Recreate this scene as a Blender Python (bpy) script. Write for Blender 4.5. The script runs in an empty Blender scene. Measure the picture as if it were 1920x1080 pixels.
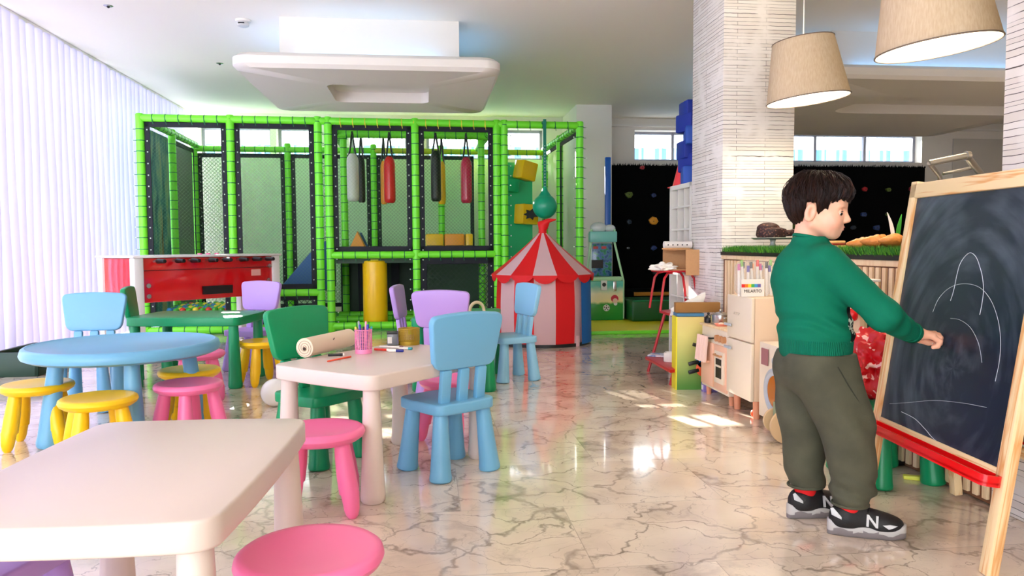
import bpy, bmesh, math, random
import numpy as np
from mathutils import Vector, Matrix, noise
PI = math.pi
rnd = random.Random(7)
scn = bpy.context.scene
C = scn.collection

# ---------------------------------------------------------------- camera
FL = 1387.0; CH = 0.95
_p, _r = math.radians(3.33), 0.006
_f = Vector((0, math.cos(_p), -math.sin(_p))); _u0 = Vector((0, math.sin(_p), math.cos(_p))); _r0 = Vector((1, 0, 0))
_rt = _r0*math.cos(_r) - _u0*math.sin(_r); _up = _u0*math.cos(_r) + _r0*math.sin(_r)
cam = bpy.data.cameras.new('camera'); camo = bpy.data.objects.new('camera', cam); C.objects.link(camo)
cam.sensor_width = 36; cam.lens = FL/1920*36; cam.clip_start = 0.05
M_ = Matrix.Identity(4)
for i in range(3):
    M_[i][0] = _rt[i]; M_[i][1] = _up[i]; M_[i][2] = -_f[i]
M_[0][3], M_[1][3], M_[2][3] = 0, 0, CH
camo.matrix_world = M_
scn.camera = camo

def ray(px, py): return _f + _rt*((px-960)/FL) - _up*((py-540)/FL)
def P(px, py, h=0.0):                      # floor (or height h) point seen at a pixel
    d = ray(px, py); t = (h-CH)/d.z
    return (d.x*t, d.y*t)
def Zat(px, py, Y):                        # height seen at a pixel at distance Y
    d = ray(px, py); return CH + d.z/d.y*Y
def XY(px, py, Y):
    d = ray(px, py); return Vector((d.x/d.y*Y, Y, CH + d.z/d.y*Y))

# ---------------------------------------------------------------- world, sun, exposure
w = bpy.data.worlds.new('world'); scn.world = w; w.use_nodes = True
bg = w.node_tree.nodes['Background']; bg.inputs[0].default_value = (0.90, 0.95, 1.0, 1); bg.inputs[1].default_value = 5.0
sun = bpy.data.lights.new('sun', 'SUN'); suno = bpy.data.objects.new('sun', sun); C.objects.link(suno)
sun.energy = 34; sun.angle = 0.004; sun.color = (1, 0.95, 0.86)
_sd = Vector((0.39, -0.92, -0.333)).normalized()
suno.rotation_euler = _sd.to_track_quat('-Z', 'Y').to_euler()
scn.view_settings.view_transform = 'Standard'; scn.view_settings.look = 'None'
scn.view_settings.exposure = 0.56; scn.view_settings.gamma = 1; scn.view_settings.use_curve_mapping = False
scn.cycles.max_bounces = 10; scn.cycles.diffuse_bounces = 5; scn.cycles.transparent_max_bounces = 24
scn.cycles.sample_clamp_indirect = 6; scn.cycles.caustics_reflective = False

# ---------------------------------------------------------------- materials
def lin(c):
    return tuple(((v/255)/12.92 if v/255 <= 0.04045 else ((v/255+0.055)/1.055)**2.4) for v in c)+(1,)
MATS = {}
def mat(name, col, rough=0.45, metal=0, spec=0.5, coat=0, emit=None, es=0, bump=None, alpha=None, sss=0, trans=0, sheen=0):
    if name in MATS: return MATS[name]
    m = bpy.data.materials.new(name); m.use_nodes = True; nt = m.node_tree; b = nt.nodes['Principled BSDF']
    b.inputs['Base Color'].default_value = lin(col); b.inputs['Roughness'].default_value = rough
    b.inputs['Metallic'].default_value = metal; b.inputs['Specular IOR Level'].default_value = spec
    b.inputs['Coat Weight'].default_value = coat; b.inputs['Coat Roughness'].default_value = 0.08
    if emit: b.inputs['Emission Color'].default_value = lin(emit); b.inputs['Emission Strength'].default_value = es
    if alpha is not None: b.inputs['Alpha'].default_value = alpha
    if trans: b.inputs['Transmission Weight'].default_value = trans
    if sheen: b.inputs['Sheen Weight'].default_value = sheen
    if sss:
        b.inputs['Subsurface Weight'].default_value = sss; b.inputs['Subsurface Radius'].default_value = (0.02, 0.008, 0.005)
    if bump:
        sc_, st, var = bump
        tc = nt.nodes.new('ShaderNodeTexCoord'); n = nt.nodes.new('ShaderNodeTexNoise'); n.inputs['Scale'].default_value = sc_; n.inputs['Detail'].default_value = 4
        nt.links.new(tc.outputs['Object'], n.inputs['Vector'])
        bp = nt.nodes.new('ShaderNodeBump'); bp.inputs['Strength'].default_value = st; bp.inputs['Distance'].default_value = 0.01
        nt.links.new(n.outputs['Fac'], bp.inputs['Height']); nt.links.new(bp.outputs[0], b.inputs['Normal'])
        if var:
            mx = nt.nodes.new('ShaderNodeMix'); mx.data_type = 'RGBA'; mx.blend_type = 'MULTIPLY'; mx.inputs[0].default_value = var
            mx.inputs[6].default_value = lin(col); nt.links.new(n.outputs['Fac'], mx.inputs[7])
            nt.links.new(mx.outputs[2], b.inputs['Base Color'])
    MATS[name] = m
    return m
class N:                                   # tiny node helper
    def __init__(s, name):
        s.m = bpy.data.materials.new(name); s.m.use_nodes = True; s.t = s.m.node_tree; s.b = s.t.nodes['Principled BSDF']; MATS[name] = s.m
    def n(s, typ, **kw):
        x = s.t.nodes.new('ShaderNode'+typ)
        for k, v in kw.items():
            if k.startswith('i_'):
                k = k[2:]; k = int(k) if k.isdigit() else k.replace('_', ' ')
                if isinstance(v, bpy.types.NodeSocket): s.t.links.new(v, x.inputs[k])
                else: x.inputs[k].default_value = v
            else: setattr(x, k, v)
        return x
    def math(s, op, a, b=0.0, c=0.0):
        x = s.t.nodes.new('ShaderNodeMath'); x.operation = op
        for i, v in enumerate((a, b, c)):
            if isinstance(v, bpy.types.NodeSocket): s.t.links.new(v, x.inputs[i])
            else: x.inputs[i].default_value = v
        return x.outputs[0]
    def mix(s, f, a, b, mode='MIX'):
        x = s.t.nodes.new('ShaderNodeMix'); x.data_type = 'RGBA'; x.blend_type = mode
        for i, v in ((0, f), (6, a), (7, b)):
            if isinstance(v, bpy.types.NodeSocket): s.t.links.new(v, x.inputs[i])
            else: x.inputs[i].default_value = v
        return x.outputs[2]
    def ramp(s, f, stops):
        x = s.t.nodes.new('ShaderNodeValToRGB'); s.t.links.new(f, x.inputs[0]); e = x.color_ramp.elements
        e[0].position, e[0].color = stops[0][0], lin(stops[0][1]) if len(stops[0][1]) == 3 else stops[0][1]
        e[1].position, e[1].color = stops[-1][0], lin(stops[-1][1]) if len(stops[-1][1]) == 3 else stops[-1][1]
        for p, c in stops[1:-1]:
            q = e.new(p); q.color = lin(c) if len(c) == 3 else c
        return x.outputs[0]
    def link(s, a, b): s.t.links.new(a, b)
    def bump(s, h, st=0.5, dist=0.01):
        x = s.n('Bump', i_Height=h, i_Strength=st, i_Distance=dist); s.link(x.outputs[0], s.b.inputs['Normal'])

def marble():
    k = N('marble'); tc = k.n('TexCoord').outputs['Object']
    sep = k.n('SeparateXYZ', i_0=tc)
    # slab index -> per slab offset
    TW, TD = 0.98, 0.52
    row = k.math('FLOOR', k.math('DIVIDE', sep.outputs[1], TD))
    xo = k.math('ADD', sep.outputs[0], k.math('MULTIPLY', row, 0.37))
    colm = k.math('FLOOR', k.math('DIVIDE', xo, TW))
    off = k.n('CombineXYZ', i_0=k.math('MULTIPLY', row, 3.71), i_1=k.math('MULTIPLY', colm, 5.13), i_2=k.math('MULTIPLY', row, 1.9))
    v = k.n('VectorMath', operation='ADD', i_0=tc, i_1=off.outputs[0]).outputs[0]
    ds = k.n('TexNoise', i_Vector=v, i_Scale=2.6, i_Detail=6.0)
    dv = k.n('VectorMath', operation='MULTIPLY_ADD', i_0=ds.outputs['Color'], i_1=(0.5, 0.5, 0.3), i_2=v).outputs[0]
    d2 = k.n('TexNoise', i_Vector=v, i_Scale=17.0, i_Detail=5.0)
    dv = k.n('VectorMath', operation='MULTIPLY_ADD', i_0=d2.outputs['Color'], i_1=(0.075, 0.075, 0.05), i_2=dv).outputs[0]
    st = k.n('Mapping', i_0=dv); st.inputs['Scale'].default_value = (1.0, 1.35, 1)
    v1 = k.n('TexVoronoi', feature='DISTANCE_TO_EDGE', i_Vector=st.outputs[0], i_Scale=3.3)
    v2 = k.n('TexVoronoi', feature='DISTANCE_TO_EDGE', i_Vector=st.outputs[0], i_Scale=8.0)
    n1 = k.n('TexNoise', i_Vector=v, i_Scale=3.0, i_Detail=3.0)
    n2 = k.n('TexNoise', i_Vector=dv, i_Scale=14.0, i_Detail=8.0)
    wd = k.math('MULTIPLY', k.math('POWER', n1.outputs[0], 3.0), 0.30)
    a = k.math('SUBTRACT', 1.0, k.n('MapRange', i_Value=v1.outputs[0], i_2=wd, interpolation_type='SMOOTHSTEP').outputs[0])
    wd2 = k.math('MULTIPLY', k.math('POWER', n1.outputs[0], 4.0), 0.30)
    b = k.math('SUBTRACT', 1.0, k.n('MapRange', i_Value=v2.outputs[0], i_2=wd2, interpolation_type='SMOOTHSTEP').outputs[0])
    vein = k.math('MAXIMUM', k.math('MULTIPLY', a, 0.8), k.math('MULTIPLY', b, 0.42))
    vein = k.math('MULTIPLY', vein, k.math('MULTIPLY', 1.5, n2.outputs[0]))
    base = k.ramp(n1.outputs[0], [(0.3, (246, 232, 212)), (0.5, (236, 218, 196)), (0.7, (212, 192, 172))])
    base = k.mix(k.math('MULTIPLY', n2.outputs[0], 0.35), base, lin((206, 190, 178)))
    n3 = k.n('TexNoise', i_Vector=dv, i_Scale=2.2, i_Detail=9.0, i_Roughness=0.65)
    zone = k.n('MapRange', i_Value=n3.outputs[0], i_1=0.52, i_2=0.66, interpolation_type='SMOOTHSTEP')
    base = k.mix(k.math('MULTIPLY', zone.outputs[0], 0.5), base, lin((168, 150, 138)))
    col = k.mix(vein, base, lin((122, 106, 94)))
    fx = k.math('FRACT', k.math('DIVIDE', xo, TW)); fy = k.math('FRACT', k.math('DIVIDE', sep.outputs[1], TD))
    j = k.math('MAXIMUM', k.math('LESS_THAN', fx, 0.0035), k.math('LESS_THAN', fy, 0.006))
    col = k.mix(k.math('MULTIPLY', j, 0.35), col, lin((120, 108, 98)))
    k.link(col, k.b.inputs['Base Color']); k.b.inputs['Roughness'].default_value = 0.13
    k.b.inputs['Coat Weight'].default_value = 0.6; k.b.inputs['Coat Roughness'].default_value = 0.05
    k.b.inputs['Specular IOR Level'].default_value = 0.6
    k.bump(k.n('TexNoise', i_Vector=tc, i_Scale=5.0).outputs[0], 0.03, 0.02)
    return k.m
def strip_stone(name, c1, c2):
    k = N(name); tc = k.n('TexCoord').outputs['Object']; s = k.n('SeparateXYZ', i_0=tc)
    h = k.math('ADD', s.outputs[0], s.outputs[1])
    nz = k.n('TexNoise', noise_dimensions='1D', i_W=s.outputs[2], i_Scale=9.0)
    z = k.math('ADD', s.outputs[2], k.math('MULTIPLY', nz.outputs[0], 0.05))
    wv = k.n('TexNoise', i_Vector=tc, i_Scale=14.0, i_Detail=2.0)
    z = k.math('ADD', z, k.math('MULTIPLY', wv.outputs[0], 0.006))
    v = k.n('CombineXYZ', i_0=h, i_1=z)
    br = k.n('TexBrick', i_Vector=v.outputs[0], i_Scale=1.0, offset=0.37)
    br.inputs['Brick Width'].default_value = 0.55; br.inputs['Row Height'].default_value = 0.0235; br.inputs['Mortar Size'].default_value = 0.0013
    br.inputs['Mortar Smooth'].default_value = 0.3
    br.inputs['Color1'].default_value = lin(c1); br.inputs['Color2'].default_value = lin(c2); br.inputs['Mortar'].default_value = lin((70, 62, 60))
    msk = k.n('TexNoise', i_Vector=tc, i_Scale=6.0, i_Detail=3.0)
    fac = k.n('MapRange', i_Value=msk.outputs[0], i_1=0.34, i_2=0.5)
    col = k.mix(fac.outputs[0], lin(c1), br.outputs['Color'])
    k.link(col, k.b.inputs['Base Color']); k.b.inputs['Roughness'].default_value = 0.6
    k.bump(k.math('ADD', k.math('MULTIPLY', br.outputs['Fac'], -1.0), k.math('MULTIPLY', wv.outputs[0], 0.6)), 0.35, 0.006)
    return k.m
def wood(name, c1, c2, scale=1.0, axis=2, rough=0.4):
    k = N(name); tc = k.n('TexCoord').outputs['Object']; mp = k.n('Mapping', i_0=tc)
    sc_ = [34*scale]*3; sc_[axis] = 1.8*scale; mp.inputs['Scale'].default_value = sc_
    n = k.n('TexNoise', i_Vector=mp.outputs[0], i_Scale=1.0, i_Detail=5.0, i_Distortion=0.8)
    col = k.ramp(n.outputs[0], [(0.3, c1), (0.5, c1), (0.62, c2), (0.7, c1)])
    k.link(col, k.b.inputs['Base Color']); k.b.inputs['Roughness'].default_value = rough; k.bump(n.outputs[0], 0.06, 0.004)
    return k.m
def net(name, col, sp=0.05, wd=0.10, extra=0.0):
    k = N(name); tc = k.n('TexCoord').outputs['Object']; s = k.n('SeparateXYZ', i_0=tc)
    h = k.math('ADD', s.outputs[0], s.outputs[1])
    a = k.math('FRACT', k.math('DIVIDE', k.math('ADD', h, s.outputs[2]), sp)); b = k.math('FRACT', k.math('DIVIDE', k.math('SUBTRACT', h, s.outputs[2]), sp))
    m_ = k.math('MAXIMUM', k.math('LESS_THAN', a, wd), k.math('LESS_THAN', b, wd))
    m_ = k.math('MAXIMUM', m_, extra)
    k.b.inputs['Base Color'].default_value = lin(col); k.b.inputs['Roughness'].default_value = 0.6
    k.link(m_, k.b.inputs['Alpha'])
    return k.m
def translucent(name, col, f=0.5, rough=0.8):
    m = bpy.data.materials.new(name); m.use_nodes = True; t = m.node_tree; t.nodes.clear()
    o = t.nodes.new('ShaderNodeOutputMaterial'); mx = t.nodes.new('ShaderNodeMixShader'); d = t.nodes.new('ShaderNodeBsdfDiffuse'); tr = t.nodes.new('ShaderNodeBsdfTranslucent')
    d.inputs[0].default_value = lin(col); tr.inputs[0].default_value = lin(col); mx.inputs[0].default_value = f
    t.links.new(d.outputs[0], mx.inputs[1]); t.links.new(tr.outputs[0], mx.inputs[2]); t.links.new(mx.outputs[0], o.inputs[0])
    MATS[name] = m; return m

# ---------------------------------------------------------------- mesh helpers
class MB:
    def __init__(s): s.bm = bmesh.new(); s.mi = 0
    def _mark(s, n0):
        for f in list(s.bm.faces)[n0:]: f.material_index = s.mi
    def add(s, other, M=None):             # merge another bmesh
        me = bpy.data.meshes.new('tmp'); other.to_mesh(me); other.free()
        if M is not None: me.transform(M)
        n0 = len(s.bm.faces); s.bm.from_mesh(me); bpy.data.meshes.remove(me); s._mark(n0); return s
    def box(s, c, d, rz=0, bev=0, M=None, seg=2):
        b = bmesh.new(); bmesh.ops.create_cube(b, size=1)
        bmesh.ops.scale(b, vec=Vector(d), verts=b.verts)
        if bev: bmesh.ops.bevel(b, geom=b.edges[:], offset=bev, segments=seg, affect='EDGES', profile=0.5)
        X = Matrix.Translation(Vector(c)) @ Matrix.Rotation(rz, 4, 'Z')
        if M is not None: X = M @ X
        return s.add(b, X)
    def cyl(s, p0, p1, r0, r1=None, n=20, bev=0):
        r1 = r0 if r1 is None else r1; p0, p1 = Vector(p0), Vector(p1); d = p1-p0
        b = bmesh.new(); bmesh.ops.create_cone(b, cap_ends=True, segments=n, radius1=r0, radius2=r1, depth=d.length)
        if bev:
            e = [x for x in b.edges if any(len(f.verts) > 4 for f in x.link_faces)]
            bmesh.ops.bevel(b, geom=e, offset=bev, segments=3, affect='EDGES', profile=0.5)
        q = Vector((0, 0, 1)).rotation_difference(d.normalized()).to_matrix().to_4x4()
        return s.add(b, Matrix.Translation((p0+p1)/2) @ q)
    def tube(s, pts, r, n=10, closed=False):
        pts = [Vector(p) for p in pts]; rs = r if isinstance(r, (list, tuple)) else [r]*len(pts)
        b = bmesh.new(); rings = []; L = len(pts); up = None
        for i, p in enumerate(pts):
            a = pts[(i-1) % L] if (i or closed) else pts[0]; c = pts[(i+1) % L] if (i < L-1 or closed) else pts[-1]
            t = (c-a).normalized()
            if up is None: up = t.orthogonal().normalized()
            up = (up - t*up.dot(t)).normalized(); sd = t.cross(up)
            rings.append([b.verts.new(p + (up*math.cos(2*PI*k/n) + sd*math.sin(2*PI*k/n))*rs[i]) for k in range(n)])
        for i in range(L-1+(1 if closed else 0)):
            A, B = rings[i], rings[(i+1) % L]
            for k in range(n): b.faces.new((A[k], A[(k+1) % n], B[(k+1) % n], B[k]))
        if not closed: b.faces.new(rings[0][::-1]); b.faces.new(rings[-1])
        bmesh.ops.recalc_face_normals(b, faces=b.faces); return s.add(b)
    def lathe(s, prof, c=(0, 0, 0), n=32, M=None, sx=1, sy=1):
        b = bmesh.new(); rings = []
        for r, z in prof:
            rings.append([b.verts.new((0, 0, z))] if r < 1e-6 else [b.verts.new((r*sx*math.cos(2*PI*k/n), r*sy*math.sin(2*PI*k/n), z)) for k in range(n)])
        for A, B in zip(rings, rings[1:]):
            for k in range(n):
                k2 = (k+1) % n
                if len(A) == 1 and len(B) == 1: continue
                if len(A) == 1: b.faces.new((A[0], B[k], B[k2]))
                elif len(B) == 1: b.faces.new((A[k], A[k2], B[0]))
                else: b.faces.new((A[k], A[k2], B[k2], B[k]))
        bmesh.ops.recalc_face_normals(b, faces=b.faces)
        X = Matrix.Translation(Vector(c)); X = M @ X if M is not None else X
        return s.add(b, X)
    def sph(s, c, r, n=16, sc=(1, 1, 1), M=None):
        b = bmesh.new(); bmesh.ops.create_uvsphere(b, u_segments=n, v_segments=max(6, n//2+2), radius=r)
        bmesh.ops.scale(b, vec=Vector(sc), verts=b.verts); X = Matrix.Translation(Vector(c)); X = M @ X if M is not None else X
        return s.add(b, X)
    def prism(s, pts, t, M=None, bev=0, seg=2):   # outline in xy, extruded along z 0..t
        b = bmesh.new(); v = [b.verts.new((x, y, 0)) for x, y in pts]; f = b.faces.new(v)
        r = bmesh.ops.extrude_face_region(b, geom=[f]); bmesh.ops.translate(b, vec=(0, 0, t), verts=[x for x in r['geom'] if isinstance(x, bmesh.types.BMVert)])
        bmesh.ops.recalc_face_normals(b, faces=b.faces)
        if bev:
            e = [x for x in b.edges if any(len(q.verts) > 4 or abs(q.normal.z) > 0.9 for q in x.link_faces) and not all(abs(q.normal.z) > 0.9 for q in x.link_faces) and any(abs(q.normal.z) > 0.9 for q in x.link_faces)]
            bmesh.ops.bevel(b, geom=e, offset=bev, segments=seg, affect='EDGES', profile=0.5)
        return s.add(b, M)
    def poly(s, pts):
        n0 = len(s.bm.faces); s.bm.faces.new([s.bm.verts.new(p) for p in pts]); s._mark(n0); return s
    def strip(s, A, B):
        n0 = len(s.bm.faces)
        a = [s.bm.verts.new(p) for p in A]; b = [s.bm.verts.new(p) for p in B]
        for i in range(len(a)-1): s.bm.faces.new((a[i], a[i+1], b[i+1], b[i]))
        s._mark(n0); return s
    def build(s, name, mats, parent=None, smooth=True, loc=None, rz=None):
        me = bpy.data.meshes.new(name); bm = s.bm
        for f in bm.faces: f.smooth = smooth
        if smooth:
            for e in bm.edges:
                if len(e.link_faces) == 2 and e.calc_face_angle(0) > 0.7: e.smooth = False
        bm.to_mesh(me); bm.free()
        for m in (mats if isinstance(mats, (list, tuple)) else [mats]): me.materials.append(m)
        return link(name, me, parent, loc, rz)
def link(name, me, parent=None, loc=None, rz=None):
    o = bpy.data.objects.new(name, me); C.objects.link(o)
    if parent: o.parent = parent
    if loc is not None: o.location = loc
    if rz is not None: o.rotation_euler.z = rz
    return o
def tag(o, label, cat, group=None, kind=None):
    o['label'] = label; o['category'] = cat
    if group: o['group'] = group
    if kind: o['kind'] = kind
    return o
def thing(name, label, cat, loc=(0, 0, 0), rz=0, group=None):
    o = bpy.data.objects.new(name, None); C.objects.link(o); o.location = loc; o.rotation_euler.z = rz; o.empty_display_size = 0.1
    return tag(o, label, cat, group)
def copy_tree(o, parent=None):
    c = o.copy(); C.objects.link(c)
    if parent is not None: c.parent = parent
    for ch in list(o.children): copy_tree(ch, c)
    return c
def struct(o): o['kind'] = 'structure'; return o
def rrect(w, d, r, n=6, bow=0.0):
    pts = []
    for cx, cy, a0 in ((w/2-r, d/2-r, 0), (-w/2+r, d/2-r, PI/2), (-w/2+r, -d/2+r, PI), (w/2-r, -d/2+r, 1.5*PI)):
        for k in range(n+1):
            a = a0+PI/2*k/n; pts.append((cx+r*math.cos(a), cy+r*math.sin(a)))
    if bow:
        q = []
        for i, p in enumerate(pts):
            q.append(p); nx = pts[(i+1) % len(pts)]
            L = math.hypot(nx[0]-p[0], nx[1]-p[1])
            if L > r*1.2:
                for k in range(1, 8):
                    t = k/8; x = p[0]+(nx[0]-p[0])*t; y = p[1]+(nx[1]-p[1])*t; b_ = bow*(1-(2*t-1)**2)
                    dx, dy = (nx[1]-p[1])/L, -(nx[0]-p[0])/L
                    if dx*x+dy*y < 0: dx, dy = -dx, -dy
                    q.append((x+dx*b_, y+dy*b_))
        pts = q
    return pts
def quat_frame(o, x, y):                   # matrix with given x,y axes
    x = Vector(x).normalized(); y = Vector(y); y = (y-x*y.dot(x)).normalized(); z = x.cross(y)
    M = Matrix.Identity(4)
    for i in range(3): M[i][0], M[i][1], M[i][2], M[i][3] = x[i], y[i], z[i], o[i]
    return M
def text_mesh(name, txt, size, M, m, parent=None, ext=0.0005):
    cu = bpy.data.curves.new(name, 'FONT'); cu.body = txt; cu.size = size; cu.extrude = ext; cu.offset = size*0.02 if size > 0.05 else 0; cu.align_x = 'CENTER'; cu.align_y = 'CENTER'
    t = bpy.data.objects.new('t', cu); C.objects.link(t); dg = bpy.context.evaluated_depsgraph_get()
    me = bpy.data.meshes.new_from_object(t.evaluated_get(dg)); bpy.data.objects.remove(t); me.transform(M)
    me.materials.clear(); me.materials.append(m)
    return link(name, me, parent)

# ---------------------------------------------------------------- signed-distance modelling (smooth organic bodies)
def sd_cap(p, a, b, r0, r1):
    a = np.array(a, float); b = np.array(b, float); ab = b-a
    t = np.clip(((p-a)@ab)/(ab@ab), 0, 1); q = p-(a+t[..., None]*ab)
    return np.sqrt((q**2).sum(-1))-(r0+(r1-r0)*t)
def sd_ell(p, c, r, ry=0.0, rz=0.0):
    q = p-np.array(c, float)
    if ry:
        c_, s_ = math.cos(ry), math.sin(ry); q = np.stack([q[..., 0]*c_-q[..., 2]*s_, q[..., 1], q[..., 0]*s_+q[..., 2]*c_], -1)
    if rz:
        c_, s_ = math.cos(rz), math.sin(rz); q = np.stack([q[..., 0]*c_+q[..., 1]*s_, -q[..., 0]*s_+q[..., 1]*c_, q[..., 2]], -1)
    r = np.array(r, float); k0 = np.sqrt(((q/r)**2).sum(-1)); k1 = np.sqrt(((q/(r*r))**2).sum(-1))
    return k0*(k0-1)/np.maximum(k1, 1e-9)
def sd_loft(p, tab, y0=None):              # tab rows: z, cx, cy, rx, ry
    tab = np.array(sorted(tab), float); z = p[..., 2]
    cx, cy, rx, ry = [np.interp(z, tab[:, 0], tab[:, i]) for i in (1, 2, 3, 4)]
    d = (np.sqrt(((p[..., 0]-cx)/rx)**2+((p[..., 1]-cy)/ry)**2)-1)*np.minimum(rx, ry)
    return np.maximum(d, np.maximum(tab[0, 0]-z, z-tab[-1, 0]))
def smin(a, b, k):
    h = np.clip(0.5+0.5*(b-a)/k, 0, 1); return b*(1-h)+a*h-k*h*(1-h)
def smax(a, b, k): return -smin(-a, -b, k)
def nets(fn, lo, hi, h):
    lo = np.array(lo, float); n = np.ceil((np.array(hi)-lo)/h).astype(int)+1
    g = np.stack(np.meshgrid(*[lo[i]+h*np.arange(n[i]) for i in range(3)], indexing='ij'), -1)
    F = fn(g).astype(float); S = F < 0; c = [slice(None, -1), slice(1, None)]
    acc = np.zeros(tuple(n-1)+(3,)); cnt = np.zeros(tuple(n-1))
    for ax in range(3):
        o = [i for i in range(3) if i != ax]
        for b1 in (0, 1):
            for b2 in (0, 1):
                s0 = [None]*3; s0[o[0]] = c[b1]; s0[o[1]] = c[b2]; s1 = list(s0); s0[ax] = c[0]; s1[ax] = c[1]
                f0, f1 = F[tuple(s0)], F[tuple(s1)]; m = (f0 < 0) != (f1 < 0)
                t = np.where(m, f0/np.where(f0 == f1, 1, f0-f1), 0)
                q = np.zeros(acc.shape); q[..., o[0]] = b1; q[..., o[1]] = b2; q[..., ax] = t
                acc += q*m[..., None]; cnt += m
    act = cnt > 0; idx = -np.ones(act.shape, int); idx[act] = np.arange(act.sum())
    ii = np.argwhere(act); V = lo+h*(ii+acc[act]/cnt[act][:, None]); faces = []
    for ax in range(3):
        o = [i for i in range(3) if i != ax]
        sl0 = [slice(1, -1)]*3; sl1 = [slice(1, -1)]*3; sl0[ax] = slice(0, -1); sl1[ax] = slice(1, None)
        A, B = S[tuple(sl0)], S[tuple(sl1)]; e = np.argwhere(A != B)
        if not len(e): continue
        fl = A[A != B]; off = np.ones(3, int); off[ax] = 0; e = e+off
        def cell(d1, d2):
            q = e.copy(); q[:, o[0]] -= d1; q[:, o[1]] -= d2; return idx[q[:, 0], q[:, 1], q[:, 2]]
        Q = np.stack([cell(1, 1), cell(0, 1), cell(0, 0), cell(1, 0)], -1)
        if ax == 1: fl = ~fl
        Q[~fl] = Q[~fl][:, ::-1]; faces.append(Q)
    Q = np.concatenate(faces); Q = Q[(Q >= 0).all(1)]
    return V, Q
def sdf_obj(name, fn, lo, hi, h, mats, parent=None, smooth=2, loc=None, matfn=None):
    V, Q = nets(fn, lo, hi, h)
    me = bpy.data.meshes.new(name); me.vertices.add(len(V)); me.vertices.foreach_set('co', V.ravel())
    me.loops.add(Q.size); me.loops.foreach_set('vertex_index', Q.ravel()); me.polygons.add(len(Q))
    me.polygons.foreach_set('loop_start', np.arange(0, Q.size, 4)); me.polygons.foreach_set('loop_total', np.full(len(Q), 4))
    me.update(calc_edges=True); me.validate()
    bm = bmesh.new(); bm.from_mesh(me)
    for _ in range(smooth): bmesh.ops.smooth_vert(bm, verts=bm.verts, factor=0.5, use_axis_x=True, use_axis_y=True, use_axis_z=True)
    for f in bm.faces:
        f.smooth = True
        if matfn: f.material_index = matfn(f.calc_center_median())
    bm.to_mesh(me); bm.free()
    for m in (mats if isinstance(mats, (list, tuple)) else [mats]): me.materials.append(m)
    return link(name, me, parent, loc)
# ================================================================ THE ROOM (room axes are turned by RA)
RA = math.radians(6.6); cR, sR = math.cos(RA), math.sin(RA)
def rw(x, y, z=0.0): return (x*cR-y*sR, x*sR+y*cR, z)       # room -> world
def wr(x, y): return (x*cR+y*sR, -x*sR+y*cR)
HC = 2.85; WL = -3.3; WB = 11.05; WR = 10.5; WF = -4.5
m_white = mat('white_paint', (236, 232, 226), 0.6); m_ceil = mat('ceiling_paint', (250, 245, 235), 0.7)
m_wall = mat('wall_paint', (236, 230, 220), 0.7)
MB().box(((WL+WR)/2, (WF+WB)/2, -0.06), (WR-WL+1.2, WB-WF+0.4, 0.12)).build('floor', marble(), rz=RA)['kind'] = 'structure'
MB().box(((WL+WR)/2, (WF+WB)/2, HC+0.06), (WR-WL+0.6, WB-WF+0.4, 0.12)).build('ceiling', m_ceil, rz=RA)['kind'] = 'structure'
# back wall with ribbon-window openings
ZB, ZT = 2.22, 2.68
def rx_at(px, ry):                          # room x seen at a pixel column on the plane ry
    d = ray(px, 300); dx, dy = wr(d.x, d.y); return dx/dy*ry
wins = [(rx_at(373, WB), rx_at(508, WB)), (rx_at(519, WB), rx_at(590, WB)), (rx_at(655, WB), rx_at(765, WB)), (rx_at(800, WB), rx_at(925, WB)), (rx_at(948, WB), rx_at(1020, WB)), (rx_at(1190, WB), rx_at(1345, WB)), (rx_at(1440, WB), rx_at(1728, WB))]
wb = MB(); ex = [WL-0.3]+[v for a in wins for v in a]+[WR]
wb.box(((WL+WR)/2, WB+0.15, ZB/2), (WR-WL+0.6, 0.3, ZB)); wb.box(((WL+WR)/2, WB+0.15, (ZT+HC)/2), (WR-WL+0.6, 0.3, HC-ZT))
for i in range(0, len(ex), 2): wb.box(((ex[i]+ex[i+1])/2, WB+0.15, (ZB+ZT)/2), (ex[i+1]-ex[i], 0.3, ZT-ZB))
struct(wb.build('wall_back', m_wall, rz=RA))
MB().box((WR+0.1, (WF+WB)/2, HC/2), (0.2, WB-WF, HC)).build('wall_right', m_wall, rz=RA)['kind'] = 'structure'
struct(MB().box((5.6, WF-0.1, HC/2), (10.2, 0.2, HC)).build('wall_light_block', m_wall, rz=RA))  # unseen wall behind the camera, added so more light comes from the left
m_frame = mat('window_frame_paint', (150, 152, 166), 0.4); m_bar = mat('window_bar_paint', (235, 238, 245), 0.4)
m_glass = mat('clear_glass', (240, 248, 250), 0.02, alpha=0.12)
for i, (a, b) in enumerate(wins):
    fr = MB()
    for z in (ZB+0.02, ZT-0.02): fr.box(((a+b)/2, WB+0.2, z), (b-a, 0.06, 0.04))
    nm = max(1, round((b-a)/0.85))
    for k in range(nm+1): fr.box((a+0.02+(b-a-0.04)*k/nm, WB+0.2, (ZB+ZT)/2), (0.045, 0.06, ZT-ZB))
    wo = struct(fr.build('window_%d' % (i+1), m_frame, rz=RA))
    br = MB(); nb = max(3, round((b-a)/0.155))
    for k in range(1, nb): br.cyl((a+(b-a)*k/nb, WB+0.27, ZB), (a+(b-a)*k/nb, WB+0.27, ZT), 0.019, n=8)
    br.build('window_bars', m_bar, wo)
    MB().box(((a+b)/2, WB+0.2, (ZB+ZT)/2), (b-a-0.04, 0.006, ZT-ZB-0.05)).build('window_pane', m_glass, wo)
struct(MB().box(((0.9+WR)/2, WB-0.03, ZT+0.06), (WR-0.9, 0.06, 0.03)).build('trim_1', m_white, rz=RA))
rd = rx_at(1785, WB)
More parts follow.
